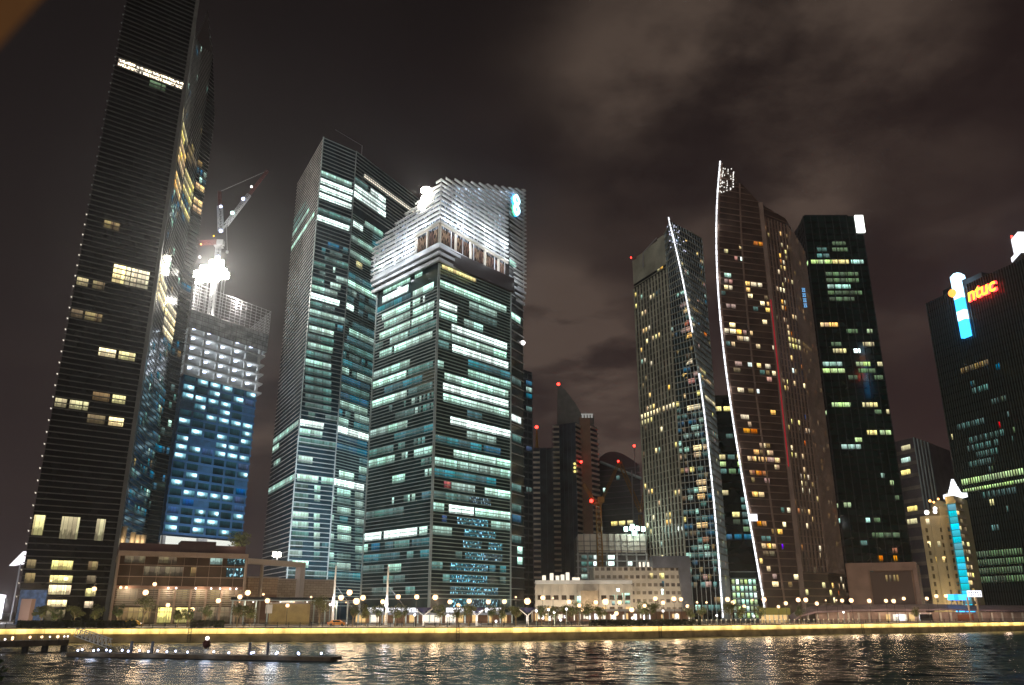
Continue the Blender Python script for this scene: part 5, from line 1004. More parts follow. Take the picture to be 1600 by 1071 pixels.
def tilemat(name, c1, c2, w=1.6, h=.8):
    m = mat(name, c1, .75); nt = m.node_tree; g = NG(nt); b = nt.nodes['Principled BSDF']; tc = g.n('ShaderNodeTexCoord'); sx = g.n('ShaderNodeSeparateXYZ'); g.l(tc.outputs['Object'], sx.inputs[0]); cv = g.n('ShaderNodeCombineXYZ'); g.l(sx.outputs[0], cv.inputs[0]); g.l(sx.outputs[2], cv.inputs[1])
    br = g.n('ShaderNodeTexBrick'); br.inputs['Color1'].default_value = (*c1, 1); br.inputs['Color2'].default_value = (*c2, 1); br.inputs['Mortar'].default_value = (c1[0]*.4, c1[1]*.4, c1[2]*.4, 1); br.inputs['Scale'].default_value = 1; br.inputs['Brick Width'].default_value = w; br.inputs['Row Height'].default_value = h; br.inputs['Mortar Size'].default_value = .05; g.l(cv.outputs[0], br.inputs['Vector']); g.l(br.outputs['Color'], b.inputs['Base Color']); return m
tile = tilemat('stone_tiles', (.50, .36, .24), (.38, .26, .17)); tile2 = tilemat('grey_stone_tiles', (.46, .38, .30), (.34, .28, .22))
t, a, b_, d = block('stone_block', 'beige stone faced block left of the grey stone block under the portal frame', 'low building', [(383, 274), (430, 280)], 903, 12, tile)
m_ = MB(); m_.wallbox(a+d*4.5+Vector((.05, -.3)), b_+Vector((.05, -.3)), GZ+1, t['zt']-5.2, .25); m_.build('recess', M['brownw'], t)
for x in (411, 412): 
    q = at(x, 929, 273); m_ = MB(); m_.ball(q, .3); m_.build('wall_lamp', L['lamp'], t)
t, a, b_, d = block('stone_block', 'long grey stone block right of the beige one, in front of the tall glass tower', 'low building', [(428, 286), (520, 300)], 906, 14, tile2)
m_ = MB(); m_.wallbox(a+d*2+Vector((.1, -.2)), a+d*7.5+Vector((.1, -.2)), GZ+5.2, GZ+6.8, .15); m_.build('strip_window', L['shop'], t)
pl = pp(1, 3)
t, a, b_, d = block('lit_wall', 'low olive lit wall block with a small white panel beside the promenade trees', 'wall', [(424, 246), (484, 250)], 944, 6, mat('olive_wall', (.40, .31, .13), .8, var=(.4, .25)))
m_ = MB(); m_.box((a.x-.6, a.y-.6, GZ+4.2), (1.9, .2, 2.4)); m_.build('panel', M['white'], t)
t = thing('glass_canopy', 'long glass canopy on slim posts in front of the stone blocks', 'canopy', (*P(362, 250), GZ))
a, b_ = Vector(P(362, 250)), Vector(P(560, 262)); d = (b_-a).normalized(); zc = zat(939, 250)
m_ = MB(); m_.wallbox(a+Vector((0, -2)), b_+Vector((0, -2)), zc, zc+.25, 5); m_.build('roof', M['fin_mid'], t)
m_ = MB(); m_.wallbox(a+Vector((0, -1.9)), b_+Vector((0, -1.9)), zc+.26, zc+1.0, .1); m_.build('glazing', winmat('canopy_glass', (.9, .85, .75), .22, mull=1.1), t)
for k in range(12): q = a.lerp(b_, k/11); m_ = MB(); m_.box((q.x, q.y, (GZ+zc)/2), (.35, .35, zc-GZ)); m_.build('post', M['fin_mid'], t)
for k in range(9): q = a.lerp(b_, (k+.5)/9.5); m_ = MB(); m_.ball((q.x, q.y-.2, zc-.35), .2); m_.build('canopy_lamp', L['lampw'] if k % 2 else L['lamp'], t)
for k in range(3): q = a.lerp(b_, (k+.4)/3); plight((q.x, q.y-.5, zc-1), 500, (1., .85, .6))
# white lit pavilions at the far left
t = thing('lit_marquee', 'glowing white marquee roof rising behind the tall dark tower at the far left', 'marquee', (*P(8, 300), GZ)); lm = lampmat('lit_canvas', (.98, .95, 1.), 1.5)
q = [Vector(P(-40, 300)), Vector(P(4, 300)), Vector(P(4, 320)), Vector(P(-40, 320))]; zl = zat(933, 300); m_ = MB(); m_.prism(q, GZ+1, zl); m_.prism([x.lerp(sum(q, Vector((0, 0)))/4, -.03) for x in q], zl+.02, [zl+2.2, zl+.6, zl+.6, zl+2.2]); m_.build('canvas', lm, t)
a = [at(14, 884, 330), at(38, 880, 330), at(44, 862, 330), at(36, 862, 330)]; m_ = MB(); i = 0
for s_ in (0, 1): pts = [(v.x, v.y+s_*3, v.z) for v in a]; m_.quad(pts if not s_ else pts[::-1])
for v, w_ in zip(a, a[1:]+a[:1]): m_.quad([(v.x, v.y, v.z), (v.x, v.y+3, v.z), (w_.x, w_.y+3, w_.z), (w_.x, w_.y, w_.z)])
t2 = thing('lit_sail', 'small white lit sail canopy on a mast behind the left edge of the dark tower', 'sail canopy', (a[0].x, 330, GZ)); m_.build('canvas', lm, t2); m_ = MB(); m_.tube([(a[1].x-2, 331, GZ), (a[1].x-2, 331, a[1].z+1)], .3, 6); m_.build('mast', M['steel'], t2)
plight((*P(2, 290), GZ+6), 9000, (.98, .95, 1.), 2)
# lit entrance lobby columns behind the podium roof
t = thing('colonnade', 'row of warm uplit columns on the podium roof beneath the curved glass tower', 'colonnade', (*P(185, 290), GZ+22))
for (x, y0, y1) in ((181, 815, 851), (191, 823, 851), (206, 832, 851), (215, 836, 851), (223, 836, 852)):
    q = at(x, y1, 292); z1 = zat(y0, 292); m_ = MB(); m_.tube([(q.x, q.y, q.z-3), (q.x, q.y, z1)], .9, 10); m_.build('column', M['stone'], t); plight((q.x+.3, q.y-1.8, q.z+1), 160, (1., .8, .5), .2)
# lit door block at the foot of the dark tower
t = thing('entrance_kiosk', 'small pale entrance kiosk with a blue lit wall at the foot of the dark tower', 'kiosk', (*P(40, 225), GZ)); m_ = MB(); q0_, q1_ = Vector(P(30, 226)), Vector(P(46, 226)); m_.wallbox(q0_, q1_, GZ, zat(936, 226), 2); m_.build('wall', mat('pink_render', (.6, .42, .36), .7), t)
m_ = MB(); m_.wallbox(Vector(P(26, 240)), Vector(P(68, 240)), GZ, zat(922, 240), .5); m_.build('blue_wall', mat('blue_wall_panel', (.16, .26, .48), .6, var=(.8, .5)), t); plight((*P(37, 222), GZ+3), 160, (1., .8, .7)); plight((*P(55, 234), GZ+6), 160, (.55, .7, 1.))
# shops with white lightboxes under the office towers
t = thing('shop_pavilion', 'glazed row of lit shops with white lightbox fascias below the white crowned tower', 'shop', (*P(660, 272), GZ))
for (x0, x1) in ((574, 598), (604, 626), (628, 652), (697, 725), (728, 754), (758, 783)):
    q0_, q1_ = Vector(P(x0, 268)), Vector(P(x1, 268)); m_ = MB(); z0_, z1_ = zat(957, 268), zat(950, 268); m_.prism([q0_, q1_, q1_+Vector((0, .8)), q0_+Vector((0, .8))], z0_, z1_); m_.build('lightbox', L['box'], t)
m_ = MB(); a, b_ = Vector(P(560, 269)), Vector(P(800, 271)); m_.wallbox(a, b_, zat(957.5, 268)-.7, zat(957.5, 268), 8); m_.build('roof', M['bluew'], t)
m_ = MB(); m_.wallbox(a+Vector((0, 6)), b_+Vector((0, 6)), GZ, zat(957.5, 268)-.72, .4); m_.build('back_wall', M['brownw'], t)
for (x0, x1, mm) in ((580, 592, 'shop'), (556, 572, 'shopw'), (600, 606, 'shopw'), (640, 648, 'shopw'), (662, 690, 'shop'), (696, 712, 'shop'), (716, 724, 'shopw'), (738, 744, 'shopw'), (762, 768, 'shopw'), (785, 792, 'shopw')):
    q0_, q1_ = Vector(P(x0, 273)), Vector(P(x1, 273)); m_ = MB(); m_.prism([q0_, q1_, q1_+Vector((0, .3)), q0_+Vector((0, .3))], GZ+.2, GZ+2.9); m_.build('shop_window', L[mm], t)
for k in range(14): q = a.lerp(b_, k/13); m_ = MB(); m_.box((q.x, q.y+.6, GZ+1.7), (.4, .4, 3.3)); m_.build('post', M['fin_mid'], t)
for x in (575, 605, 640, 680, 715, 750, 785): plight((*P(x, 264), GZ+3.2), 520, (1., .92, .8), .3)
# dim arcades further right (behind the trees)
t = thing('arcade', 'long dim arcade with bright vertical lights behind the promenade trees', 'arcade', (*P(900, 305), GZ)); a, b_ = Vector(P(832, 305)), Vector(P(1080, 322)); m_ = MB(); m_.wallbox(a, b_, GZ+3.6, GZ+4.4, 6); m_.build('roof', M['conc'], t)
m_ = MB(); m_.wallbox(a+Vector((0, 5)), b_+Vector((0, 5)), GZ, GZ+3.58, .4); m_.build('back_wall', M['brownw'], t)
for k in range(46):
    u = random.random(); q = a.lerp(b_, u); m_ = MB(); m_.box((q.x, q.y+4.4, GZ+1.6+random.uniform(-.2, .4)), (random.uniform(.3, 1.1), .2, random.uniform(1., 2.6))); m_.build('lit_opening', L[random.choice(['shop', 'shopw', 'box', 'shop', 'lampw' if random.random() < .2 else 'shop'])], t)
for k in range(8): q = a.lerp(b_, k/7); m_ = MB(); m_.box((q.x, q.y+.5, GZ+1.8), (.4, .4, 3.6)); m_.build('post', M['conc'], t)
# yellow lit canopy and mauve pier roof
t = thing('food_kiosk', 'kiosk with a glowing yellow canopy at the foot of the tallest light line', 'kiosk', (*P(1212, 290), GZ)); m_ = MB(); a, b_ = Vector(P(1193, 288)), Vector(P(1235, 288)); m_.wallbox(a, b_, zat(961, 288), zat(950, 288), 5); m_.build('canopy', winmat('yellow_canopy', (1., .8, .2), 1.5, mull=1.6, furn=.3), t)
o = t.children[0]; 
for k in range(6): q = a.lerp(b_, (k+.3)/6); m_ = MB(); m_.box((q.x, q.y+.5, (GZ+zat(961, 288))/2), (.25, .25, zat(961, 288)-GZ-.02)); m_.build('post', M['steel'], t)
m_ = MB(); m_.wallbox(a+Vector((0, 3)), b_+Vector((0, 3)), GZ, zat(961, 288)-.03, .3); m_.build('back_wall', L['shopw'], t); plight((*P(1213, 284), GZ+2.5), 500, (1., .8, .4))
t = thing('pier_hall', 'long low waterfront hall with a shallow mauve roof and pale bays', 'hall', (*P(1400, 330), GZ)); 
hx = [1236, 1250, 1275, 1330, 1385, 1420, 1470, 1540, 1620, 1700]; hz = [.3, 2.3, 3.6, 4.2, 4.4, 4.3, 4.6, 4.2, 4.2, 4.0]; HY = lambda x: float(np.interp(x, [1236, 1700], [300, 355]))
m_ = MB()
for j in range(len(hx)-1):
    for k in range(4):
        f0, f1 = k/4, (k+1)/4; X0, X1 = hx[j]+(hx[j+1]-hx[j])*f0, hx[j]+(hx[j+1]-hx[j])*f1; Z0, Z1 = hz[j]+(hz[j+1]-hz[j])*f0, hz[j]+(hz[j+1]-hz[j])*f1
        a, b_ = P(X0, HY(X0)), P(X1, HY(X1)); m_.quad([(*a, GZ+Z0), (*b_, GZ+Z1), (b_[0]+2, b_[1]+9, GZ+Z1+1.8), (a[0]+2, a[1]+9, GZ+Z0+1.8)]); m_.quad([(*a, GZ+Z0-.6), (*b_, GZ+Z1-.6), (*b_, GZ+Z1), (*a, GZ+Z0)])
m_.build('roof', M['purple'], t)
m_ = MB(); pc = mat('pale_bay', (.42, .30, .24), .75, var=(.3, .3)); 
for j in range(2, len(hx)-1): a, b_ = Vector(P(hx[j], HY(hx[j])+2)), Vector(P(hx[j+1], HY(hx[j+1])+2)); m_.wallbox(a, b_, GZ, GZ+3.4, .4)
m_.build('wall', pc, t)
for k in range(26): x = 1262+k*16; q = P(x, HY(x)+.6); m_ = MB(); m_.box((q[0], q[1]+.5, GZ+1.6), (.5, .5, 3.1)); m_.build('column', M['whitel'], t)
for (x0, x1, mm) in ((1436, 1456, 'dark'), (1496, 1520, 'dim'), (1395, 1402, 'shop'), (1404, 1412, 'box'), (1412, 1416, 'shop'), (1444, 1452, 'box'), (1436, 1440, 'box'), (1420, 1428, 'shopw'), (1384, 1390, 'shopw')):
    q0_, q1_ = Vector(P(x0, HY(x0)-.4)), Vector(P(x1, HY(x1)-.4)); m_ = MB(); m_.prism([q0_, q1_, q1_+Vector((0, .3)), q0_+Vector((0, .3))], GZ+.3, GZ+2.6); m_.build('opening', M['gl_dark'] if mm == 'dark' else (lampmat('reddish_bay', (1., .3, .15), .16) if mm == 'dim' else L[mm]), t)
for x in (1250, 1290, 1340, 1400, 1450, 1500, 1570): plight((*P(x, HY(x)-8), GZ+5), 800, (1., .7, .55))
# sign board on legs, blue signs
t = thing('sign_board', 'small bright white sign board on two legs right of the cyan tower base', 'sign', (*P(1522, 325), GZ)); a, b_ = at(1513, 933, 325), at(1533, 923, 325); m_ = MB(); m_.prism([(a.x, 325), (b_.x, 325), (b_.x, 325.5), (a.x, 325.5)], a.z, b_.z); m_.build('board', L['box'], t)
m_ = MB()
for j in range(2):
    for k in range(6): m_.box((a.x+.5+k*(b_.x-a.x-.6)/5.6, 324.9, a.z+.7+j*.95), (.4, .1, .5 if (k+j) % 3 else .3))
m_.build('lettering', M['bluew'], t)
for x in (1515, 1529): q = P(x, 325.2); m_ = MB(); m_.box((q[0], q[1], (GZ+a.z)/2), (.5, .4, a.z-GZ)); m_.build('leg', M['stone'], t)
t = thing('sign_board', 'pair of blue lit panels left of the cyan tower base', 'sign', (*P(1490, 340), GZ))
for (x0, x1, mm) in ((1482, 1490, 'signc'), (1492, 1497, 'signb'), (1499, 1513, 'signc')):
    a, b_ = at(x0, 938, 340), at(x1, 929, 340); m_ = MB(); m_.prism([(a.x, 340), (b_.x, 340), (b_.x, 340.5), (a.x, 340.5)], a.z, b_.z); m_.build('panel', L[mm], t); m_ = MB(); m_.box(((a.x+b_.x)/2, 340.3, (GZ+a.z)/2), (.4, .3, a.z-GZ)); m_.build('leg', M['steel'], t)
# ================================================================== STREET FURNITURE
def mark(px):
    for lim, nm in ((62, 'the far left kiosk'), (165, 'the tall dark tower'), (300, 'the podium frame'), (380, 'the podium lamps'), (480, 'the stone blocks'), (560, 'the masts'), (668, 'the office tower edge'), (800, 'the glass office tower'), (905, 'the navy tower'), (990, 'the building site'), (1075, 'the white apartments'), (1140, 'the shorter sail'), (1200, 'the lit lobby'), (1290, 'the tallest sail'), (1345, 'the sail tower edge'), (1440, 'the brown portal'), (1510, 'the cyan tower')):
        if px < lim: return nm
    return 'the red lettered tower'
ORD = ['first', 'second', 'third', 'fourth', 'fifth', 'sixth', 'seventh', 'eighth', 'ninth', 'tenth', 'eleventh', 'twelfth']
def labels(pxs, head):
    """unique label per member: order from the left before its landmark"""
    tot = {}; cnt = {}; out = {}
    for p in sorted(pxs): tot[mark(p)] = tot.get(mark(p), 0)+1
    for p in sorted(pxs):
        k = mark(p); cnt[k] = cnt.get(k, 0)+1
        out[p] = f'{head} in front of {k}' if tot[k] == 1 else f'{head}, {ORD[cnt[k]-1]} from the left of {tot[k]} before {k}'
    return out
# street lamps: pole, arm and globe; three head sizes
LAMPS = [(80, 906, 0), (103, 905, 1), (147, 922, 1), (228, 923, 2), (242, 911, 1), (375, 931, 1), (387, 929, 2), (533, 932, 2), (546, 929, 2), (557, 938, 2), (567, 936, 2), (651, 936, 1), (680, 936, 2), (733, 939, 1), (763, 938, 1), (806, 936, 0), (824, 938, 2), (864, 934, 0), (889, 938, 1), (910, 953, 1), (946, 939, 2), (963, 957, 1), (987, 954, 2), (1024, 938, 1), (1053, 938, 2), (1064, 937, 1), (1074, 945, 1), (1137, 939, 2), (1145, 940, 1), (1194, 939, 2), (1247, 936, 2), (1259, 938, 2), (1307, 940, 0), (1316, 941, 1), (1330, 938, 2), (1358, 938, 2), (1384, 937, 1), (1396, 938, 2), (1412, 935, 1), (1448, 934, 1), (1463, 933, 2), (1478, 933, 1)]
LAMPS += [(x, 934+(x*7) % 17, (x % 3 > 0)*1) for x in (262, 301, 341, 418, 449, 486, 598, 622, 703, 716, 788, 848, 905, 931, 968, 1007, 1036, 1089, 1104, 1163, 1176, 1216, 1228, 1276, 1290)]
LAMPS = [(x+.001*i, y, s) for i, (x, y, s) in enumerate(LAMPS)]
lab = {}
for s_, hd in ((0, 'small warm street lamp'), (1, 'medium bright street lamp'), (2, 'large glaring street lamp')): lab.update(labels([l[0] for l in LAMPS if l[2] == s_], hd))
protos = {}
for x, y, s_ in LAMPS:
    px = bx(x, y); Y = qY(px)+random.choice((16, 22, 30)); X = (px-800)*Y*K; z = zat(y, Y); hgt = z-GZ
    key = (s_, round(hgt))
    if key not in protos:
        t = thing('street_lamp', lab[x], 'street lamp', (X, Y, GZ), 'street lamps along the promenade'); h = round(hgt); r_ = (.3, .5, .82)[s_]*(.85, 1., 1.2)[len(protos) % 3]
        m_ = MB(); m_.lathe([(.13, 0), (.13, .5), (.07, .6), (.05, h-r_-.02)], 8, (X, Y, GZ)); m_.build('pole', M['black'], t)
        m_ = MB(); m_.lathe([(.18, h-r_-.05), (.24, h-r_*.8), (.1, h-r_*.75)], 8, (X, Y, GZ)); m_.build('collar', M['black'], t); m_ = MB(); m_.lathe([(r_*.6, h+r_*.85), (.05, h+r_*1.2)], 8, (X, Y, GZ)); m_.build('cap', M['black'], t)
        m_ = MB(); m_.ball((X, Y, GZ+h), r_, 10, 7); m_.build('globe', L['lamp'] if s_ != 1 else L['lampw' if len(protos) % 3 == 0 else 'lamp'], t)
        protos[key] = t
    else: dup(protos[key], (X, Y, GZ), lab[x])
    plight((X, Y-.9, GZ+round(hgt)), (300, 700, 1500)[s_], (1., .70, .42), 1.)
# low glowing lights near the rail
LOW = [(838, 955), (857, 953), (866, 957), (885, 952), (1036, 955), (1058, 963), (988, 966), (876, 969), (1120, 962), (1178, 963), (1318, 957), (1401, 962), (516, 945), (775, 976), (700, 962), (648, 961)]
lb_ = labels([x+.01*i for i, (x, y) in enumerate(LOW)], 'low white globe light'); pr_ = None
for i, (x, y) in enumerate(LOW):
    px = bx(x, y); Y = qY(px)+8; X = (px-800)*Y*K; h = 2.2
    z = max(zat(y, Y), GZ+1.2)
    if pr_ is None:
        pr_ = thing('globe_light', lb_[x+.01*i], 'lamp', (X, Y, z-1.), 'low globe lights on the promenade'); m_ = MB(); m_.ball((X, Y, z), .3); m_.build('globe', L['lampw'], pr_); m_ = MB(); m_.tube([(X, Y, GZ), (X, Y, z-.35)], .1, 6); m_.build('pole', M['fin_mid'], pr_); pass
    else: dup(pr_, (X, Y, z-1.+.0), lb_[x+.01*i])
# rail bollards on the right
bp = None; BX = [1088+i*7.6 for i in range(34)]
for i, px in enumerate(BX):
    q = qpt(px, 1.2)
    if bp is None:
        bp = thing('bollard_light', 'x', 'bollard', (*q, GZ+.06), 'lit bollards along the quay edge'); m_ = MB(); m_.lathe([(.13, 0), (.13, 1.0)], 8, (*q, GZ+.06)); m_.build('post', M['whitel'], bp); m_ = MB(); m_.lathe([(.15, 1.01), (.15, 1.3), (.02, 1.4)], 8, (*q, GZ+.06)); m_.build('lamp_head', lampmat('bollard_glow', (1., .85, .55), 1.1), bp); r = bp
    else: r = dup(bp, (*q, GZ+.06), 'x')
    r['label'] = 'pale lit bollard on the quay edge, one of an even row below the sail towers'
# railing along the quay
rl = thing('railing', 'dark metal railing along the top of the yellow lit quay', 'railing', (*qpt(400, .5), GZ+.06)); m_ = MB()
for zz in (.45, .8, 1.1):
    pts = [(*qpt(x, .55), GZ+.06+zz) for x in range(-60, 1700, 20)]; m_.tube(pts, .045, 4)
m_.build('handrail', M['black'], rl); m0 = None
for k in range(98):
    x = -40+k*17.6; q = qpt(x, .55)
    if m0 is None: m_ = MB(); m_.box((q[0], q[1], GZ+.63), (.12, .12, 1.14)); m0 = m_.build('post', M['black'], rl); x0_ = Vector(q)
    else: o = m0.copy(); COL.objects.link(o); o.parent = rl; o.location = (q[0]-x0_.x, q[1]-x0_.y, 0)
# ladders down the quay face
for px, lb2 in ((300, 'steel ladder on the quay wall behind the buoy'), (716, 'steel ladder on the quay wall below the white crowned office tower'), (1030, 'steel ladder on the quay wall below the white apartments'), (1345, 'steel ladder on the quay wall below the brown portal building')):
    q = qpt(px, -.32); t = thing('ladder', lb2, 'ladder', (*q, 0)); m_ = MB()
    for s_ in (-.35, .35): m_.tube([(q[0]+s_, q[1], -.6), (q[0]+s_, q[1], GZ+.9)], .06, 5)
    for k in range(11): m_.tube([(q[0]-.35, q[1], -.2+k*.32), (q[0]+.35, q[1], -.2+k*.32)], .045, 4)
    m_.build('rungs', M['black'], t)
# hedges
for (xa, xb, lb2) in ((30, 215, 'dark clipped hedge below the tall dark tower'), (300, 352, 'low hedge in front of the brown podium'), (920, 1095, 'low green hedge below the white apartments')):
    t = thing('hedge', lb2, 'hedge', (*qpt((xa+xb)/2, 5), GZ)); m_ = MB(); rg = random.Random(xa)
    n_ = int((xb-xa)*16)
    for k in range(n_):
        px = rg.uniform(xa, xb); q = qpt(px, 4.2+rg.uniform(0, 1.6)); z = GZ+rg.uniform(.1, 1.5); d1 = Vector((rg.gauss(0, 1), rg.gauss(0, 1), rg.gauss(0, 1))).normalized(); d2 = d1.orthogonal().normalized(); s_ = rg.uniform(.16, .36); p = Vector((*q, z)); m_.quad([p-d1*s_, p+d2*s_*.6, p+d1*s_, p-d2*s_*.6])
    m_.build('foliage', M['hedge'], t)
# masts with uplit bulbs
for x, y0, y1, lb2 in ((521, 884, 948, 'tall white mast with a glowing teardrop base, left of the pair'), (604, 885, 950, 'tall white mast with a glowing teardrop base, right of the pair')):
    Y = 236; px = bx(x, y1); X = (px-800)*Y*K; zb, zt_ = zat(y1-2, Y), zat(y0, Y); t = thing('mast', lb2, 'mast', (X, Y, GZ), 'masts with teardrop lamps'); m_ = MB(); m_.tube([(X, Y, GZ), (X, Y, zt_)], .42, 10, r2=.2); m_.build('pole', M['white'], t)
    m_ = MB(); m_.lathe([(.1, 0), (.4, .5), (.46, 1.0), (.34, 1.7), (.2, 2.6), (.05, 3.2)], 12, (X, Y-.55, zb-.4)); m_.build('teardrop_lamp', L['lampw'], t); m_ = MB(); m_.tube([(X, Y, zt_-5), (X+5.5, Y+1, GZ+4)], .06, 5); m_.build('stay', M['steel'], t); plight((X, Y-1.2, zb+1), 700, (.95, .92, 1.), .4)
# blue v shaped umbrella shelters
for x, lb2 in ((662, 'blue glowing fabric shelter with v shaped arms left of the three'), (745, 'blue glowing fabric shelter with v shaped arms in the middle of three'), (824, 'blue glowing fabric shelter with v shaped arms right of the three')):
    Y = 226; q = P(x, Y); t = thing('fabric_shelter', lb2, 'shelter', (*q, GZ), 'blue fabric shelters'); m_ = MB(); m_.tube([(*q, GZ), (*q, GZ+2.6)], .3, 8); m_.build('post', M['white'], t)
    for s_ in (-1, 1):
        m_ = MB(); m_.tube([(*q, GZ+2.4), (q[0]+s_*2.3, q[1], GZ+4.2)], .12, 6); m_.build('arm', M['white'], t)
    m_ = MB(); i = 0
    for k in range(12):
        a0, a1 = k/12*2*math.pi, (k+1)/12*2*math.pi; m_.quad([(q[0], q[1], GZ+3.1), (q[0]+2.3*math.cos(a0), q[1]+2.3*math.sin(a0), GZ+4.4), (q[0]+2.3*math.cos(a1), q[1]+2.3*math.sin(a1), GZ+4.4)]); m_.quad([(q[0], q[1], GZ+3.2), (q[0]+2.3*math.cos(a1), q[1]+2.3*math.sin(a1), GZ+4.5), (q[0]+2.3*math.cos(a0), q[1]+2.3*math.sin(a0), GZ+4.5)])
    m_.build('canopy', M['blueum'], t); m_ = MB(); m_.ball((q[0]+.6, q[1]-.9, GZ+3.9), .13); m_.build('lamp', L['bluel'], t); plight((q[0], q[1]-1.5, GZ+2.6), 14, (.25, .22, 1.), .4); plight((q[0], q[1]-1.2, GZ+1.6), 90, (1., .95, .9), .3)
# taxi on the promenade road
def car(px, Y, label, body, heading=0):
    q = P(px, Y); t = thing('car', label, 'car', (*q, GZ)); m_ = MB(); pr = [(-2.2, .35), (2.2, .35), (2.25, .8), (1.3, .95), (.7, 1.42), (-1.1, 1.45), (-1.9, .98), (-2.25, .85)]; i = 0; n = len(pr); m_.v = [(q[0]+x, q[1]+s_*.85, GZ+z) for s_ in (-1, 1) for x, z in pr]
    m_.f = [tuple(range(n)), tuple(range(2*n-1, n-1, -1))]+[(k, n+k, n+(k+1) % n, (k+1) % n) for k in range(n)]; m_.uv = [(0, 0)]*(2*n+4*n); m_.build('body', body, t)
    for x in (-1.4, 1.4):
        for s_ in (-.86, .86): m_ = MB(); m_.tube([(q[0]+x, q[1]+s_-.1, GZ+.34), (q[0]+x, q[1]+s_+.1, GZ+.34)], .34, 12); m_.build('wheel', M['black'], t)
    m_ = MB(); m_.quad([(q[0]-1.0, q[1]-.87, GZ+.98), (q[0]+.95, q[1]-.87, GZ+.98), (q[0]+.6, q[1]-.87, GZ+1.36), (q[0]-.95, q[1]-.87, GZ+1.36)]); m_.build('window', M['gl_dark'], t)
    for x, mm in ((2.24, 'lampw'), (-2.26, 'red')):
        for s_ in (-.55, .55): m_ = MB(); m_.box((q[0]+x, q[1]+s_, GZ+.72), (.08, .3, .16)); m_.build('headlight' if x > 0 else 'tail_light', L[mm], t)
    return t
car(210, 214, 'yellow taxi standing on the promenade road before the podium', mat('yellow_car_paint', (.7, .42, .03), .3)); car(528, 218, 'orange taxi parked near the left teardrop mast', mat('orange_car_paint', (.75, .28, .04), .3))
# ================================================================== TREES
TREES = [(66, 5, 0), (90, 4.4, 1), (118, 5.2, 0), (150, 4.6, 2), (186, 4.6, 1), (226, 6.6, 0), (280, 4.2, 2), (296, 4.0, 1), (322, 4.6, 1), (372, 5.4, 0), (392, 4.8, 2), (500, 7.0, 0), (552, 5.4, 1), (572, 4.8, 2), (590, 4.6, 1), (618, 5.2, 2), (632, 4.6, 1), (688, 4.8, 1), (716, 4.6, 2), (732, 5.2, 0), (770, 5.0, 1), (784, 4.8, 2), (806, 5.2, 0), (846, 5.0, 1), (862, 5.2, 2), (884, 5.4, 0), (902, 5.6, 1), (920, 5.8, 2), (936, 5.4, 0), (1004, 5.8, 1), (1018, 6.0, 0), (1078, 5.4, 2), (1096, 5.2, 1), (1142, 6.2, 0), (1156, 5.4, 2), (1186, 5.0, 1), (1250, 4.6, 1), (1432, 4.8, 2)]
kinds = ('broad pale green street tree', 'small dark green street tree', 'loose olive street tree'); lab = {}
for s_ in range(3): lab.update(labels([x for x, h, k in TREES if k == s_], kinds[s_]))
tp = {}
def mktree(k, h, v):
    t = thing('tree', 'x', 'tree', (0, 0, 0), 'street trees along the promenade'); rg = random.Random(40+k*7+v); m_ = MB(); th = h*.42
    m_.tube([(0, 0, 0), (.06, .02, th*.5), (-.04, .05, th)], .16, 7, r2=.1)
    for j in range(6):
        a = j*1.05+rg.random(); e = (math.cos(a)*h*.24, math.sin(a)*h*.24, th+h*rg.uniform(.18, .4)); m_.tube([(-.04, .05, th*.92), (e[0]*.5, e[1]*.5, th+(e[2]-th)*.62), e], .08, 5, r2=.03)
    m_.build('trunk', M['bark'], t); m_ = MB(); w_ = (.44, .34, .38)[k]; leafcloud(m_, (0, 0, th+h*.27), (h*w_, h*w_, h*.31), (1000, 760, 560)[k], (.2, .18, .22)[k], 90+k*5+v, 10); m_.build('crown', M['leaf'] if k != 1 else M['leaf2'], t); return t
for i, (x, h, k) in enumerate(TREES):
    Y = qY(x)+(9, 13, 18)[i % 3]; key = (k, round(h), i % 2); q = P(x, Y)
    if key not in tp: tp[key] = mktree(k, round(h), i % 2); t = tp[key]; t.location = (*q, GZ); t['label'] = lab[x]
    else: t = dup(tp[key], (*q, GZ), lab[x])
    t.rotation_euler = (0, 0, i*1.9)
    plight((q[0]+.7, q[1]-2.2, GZ+1.2), 230, (1., .84, .48), .8)  # added uplight with no fixture, brightens the backlit crown and trunk
# ================================================================== JETTY AND PONTOON
def wpt(x, y, z): Y = Yat(y, z); return Vector(((bx(x, y)-800)*Y*K, Y, z))
a, b_ = wpt(-60, 1004, 1.8), wpt(108, 1000, 1.8); t = thing('jetty', 'short dark jetty on piles with bright lamps along its deck at left', 'jetty', (b_.x, b_.y, 0))
d = (b_-a); d.z = 0; d.normalize(); m_ = MB(); m_.wallbox(a, b_, .9, 1.8, 4.0); m_.build('deck', M['wood'], t)
for u in (.55, .74, .93): q = a.lerp(b_, u); m_ = MB(); m_.tube([(q.x, q.y+1, -1.5), (q.x, q.y+1, .9)], .55, 8); m_.build('pile', M['black'], t)
m_ = MB()
for k in range(22): q = a.lerp(b_, k/21); m_.tube([(q.x, q.y+.15, 1.8), (q.x, q.y+.15, 2.8)], .035, 4)
m_.tube([(a.x, a.y+.15, 2.8), (b_.x, b_.y+.15, 2.8)], .05, 5); m_.build('railing', M['steel'], t)
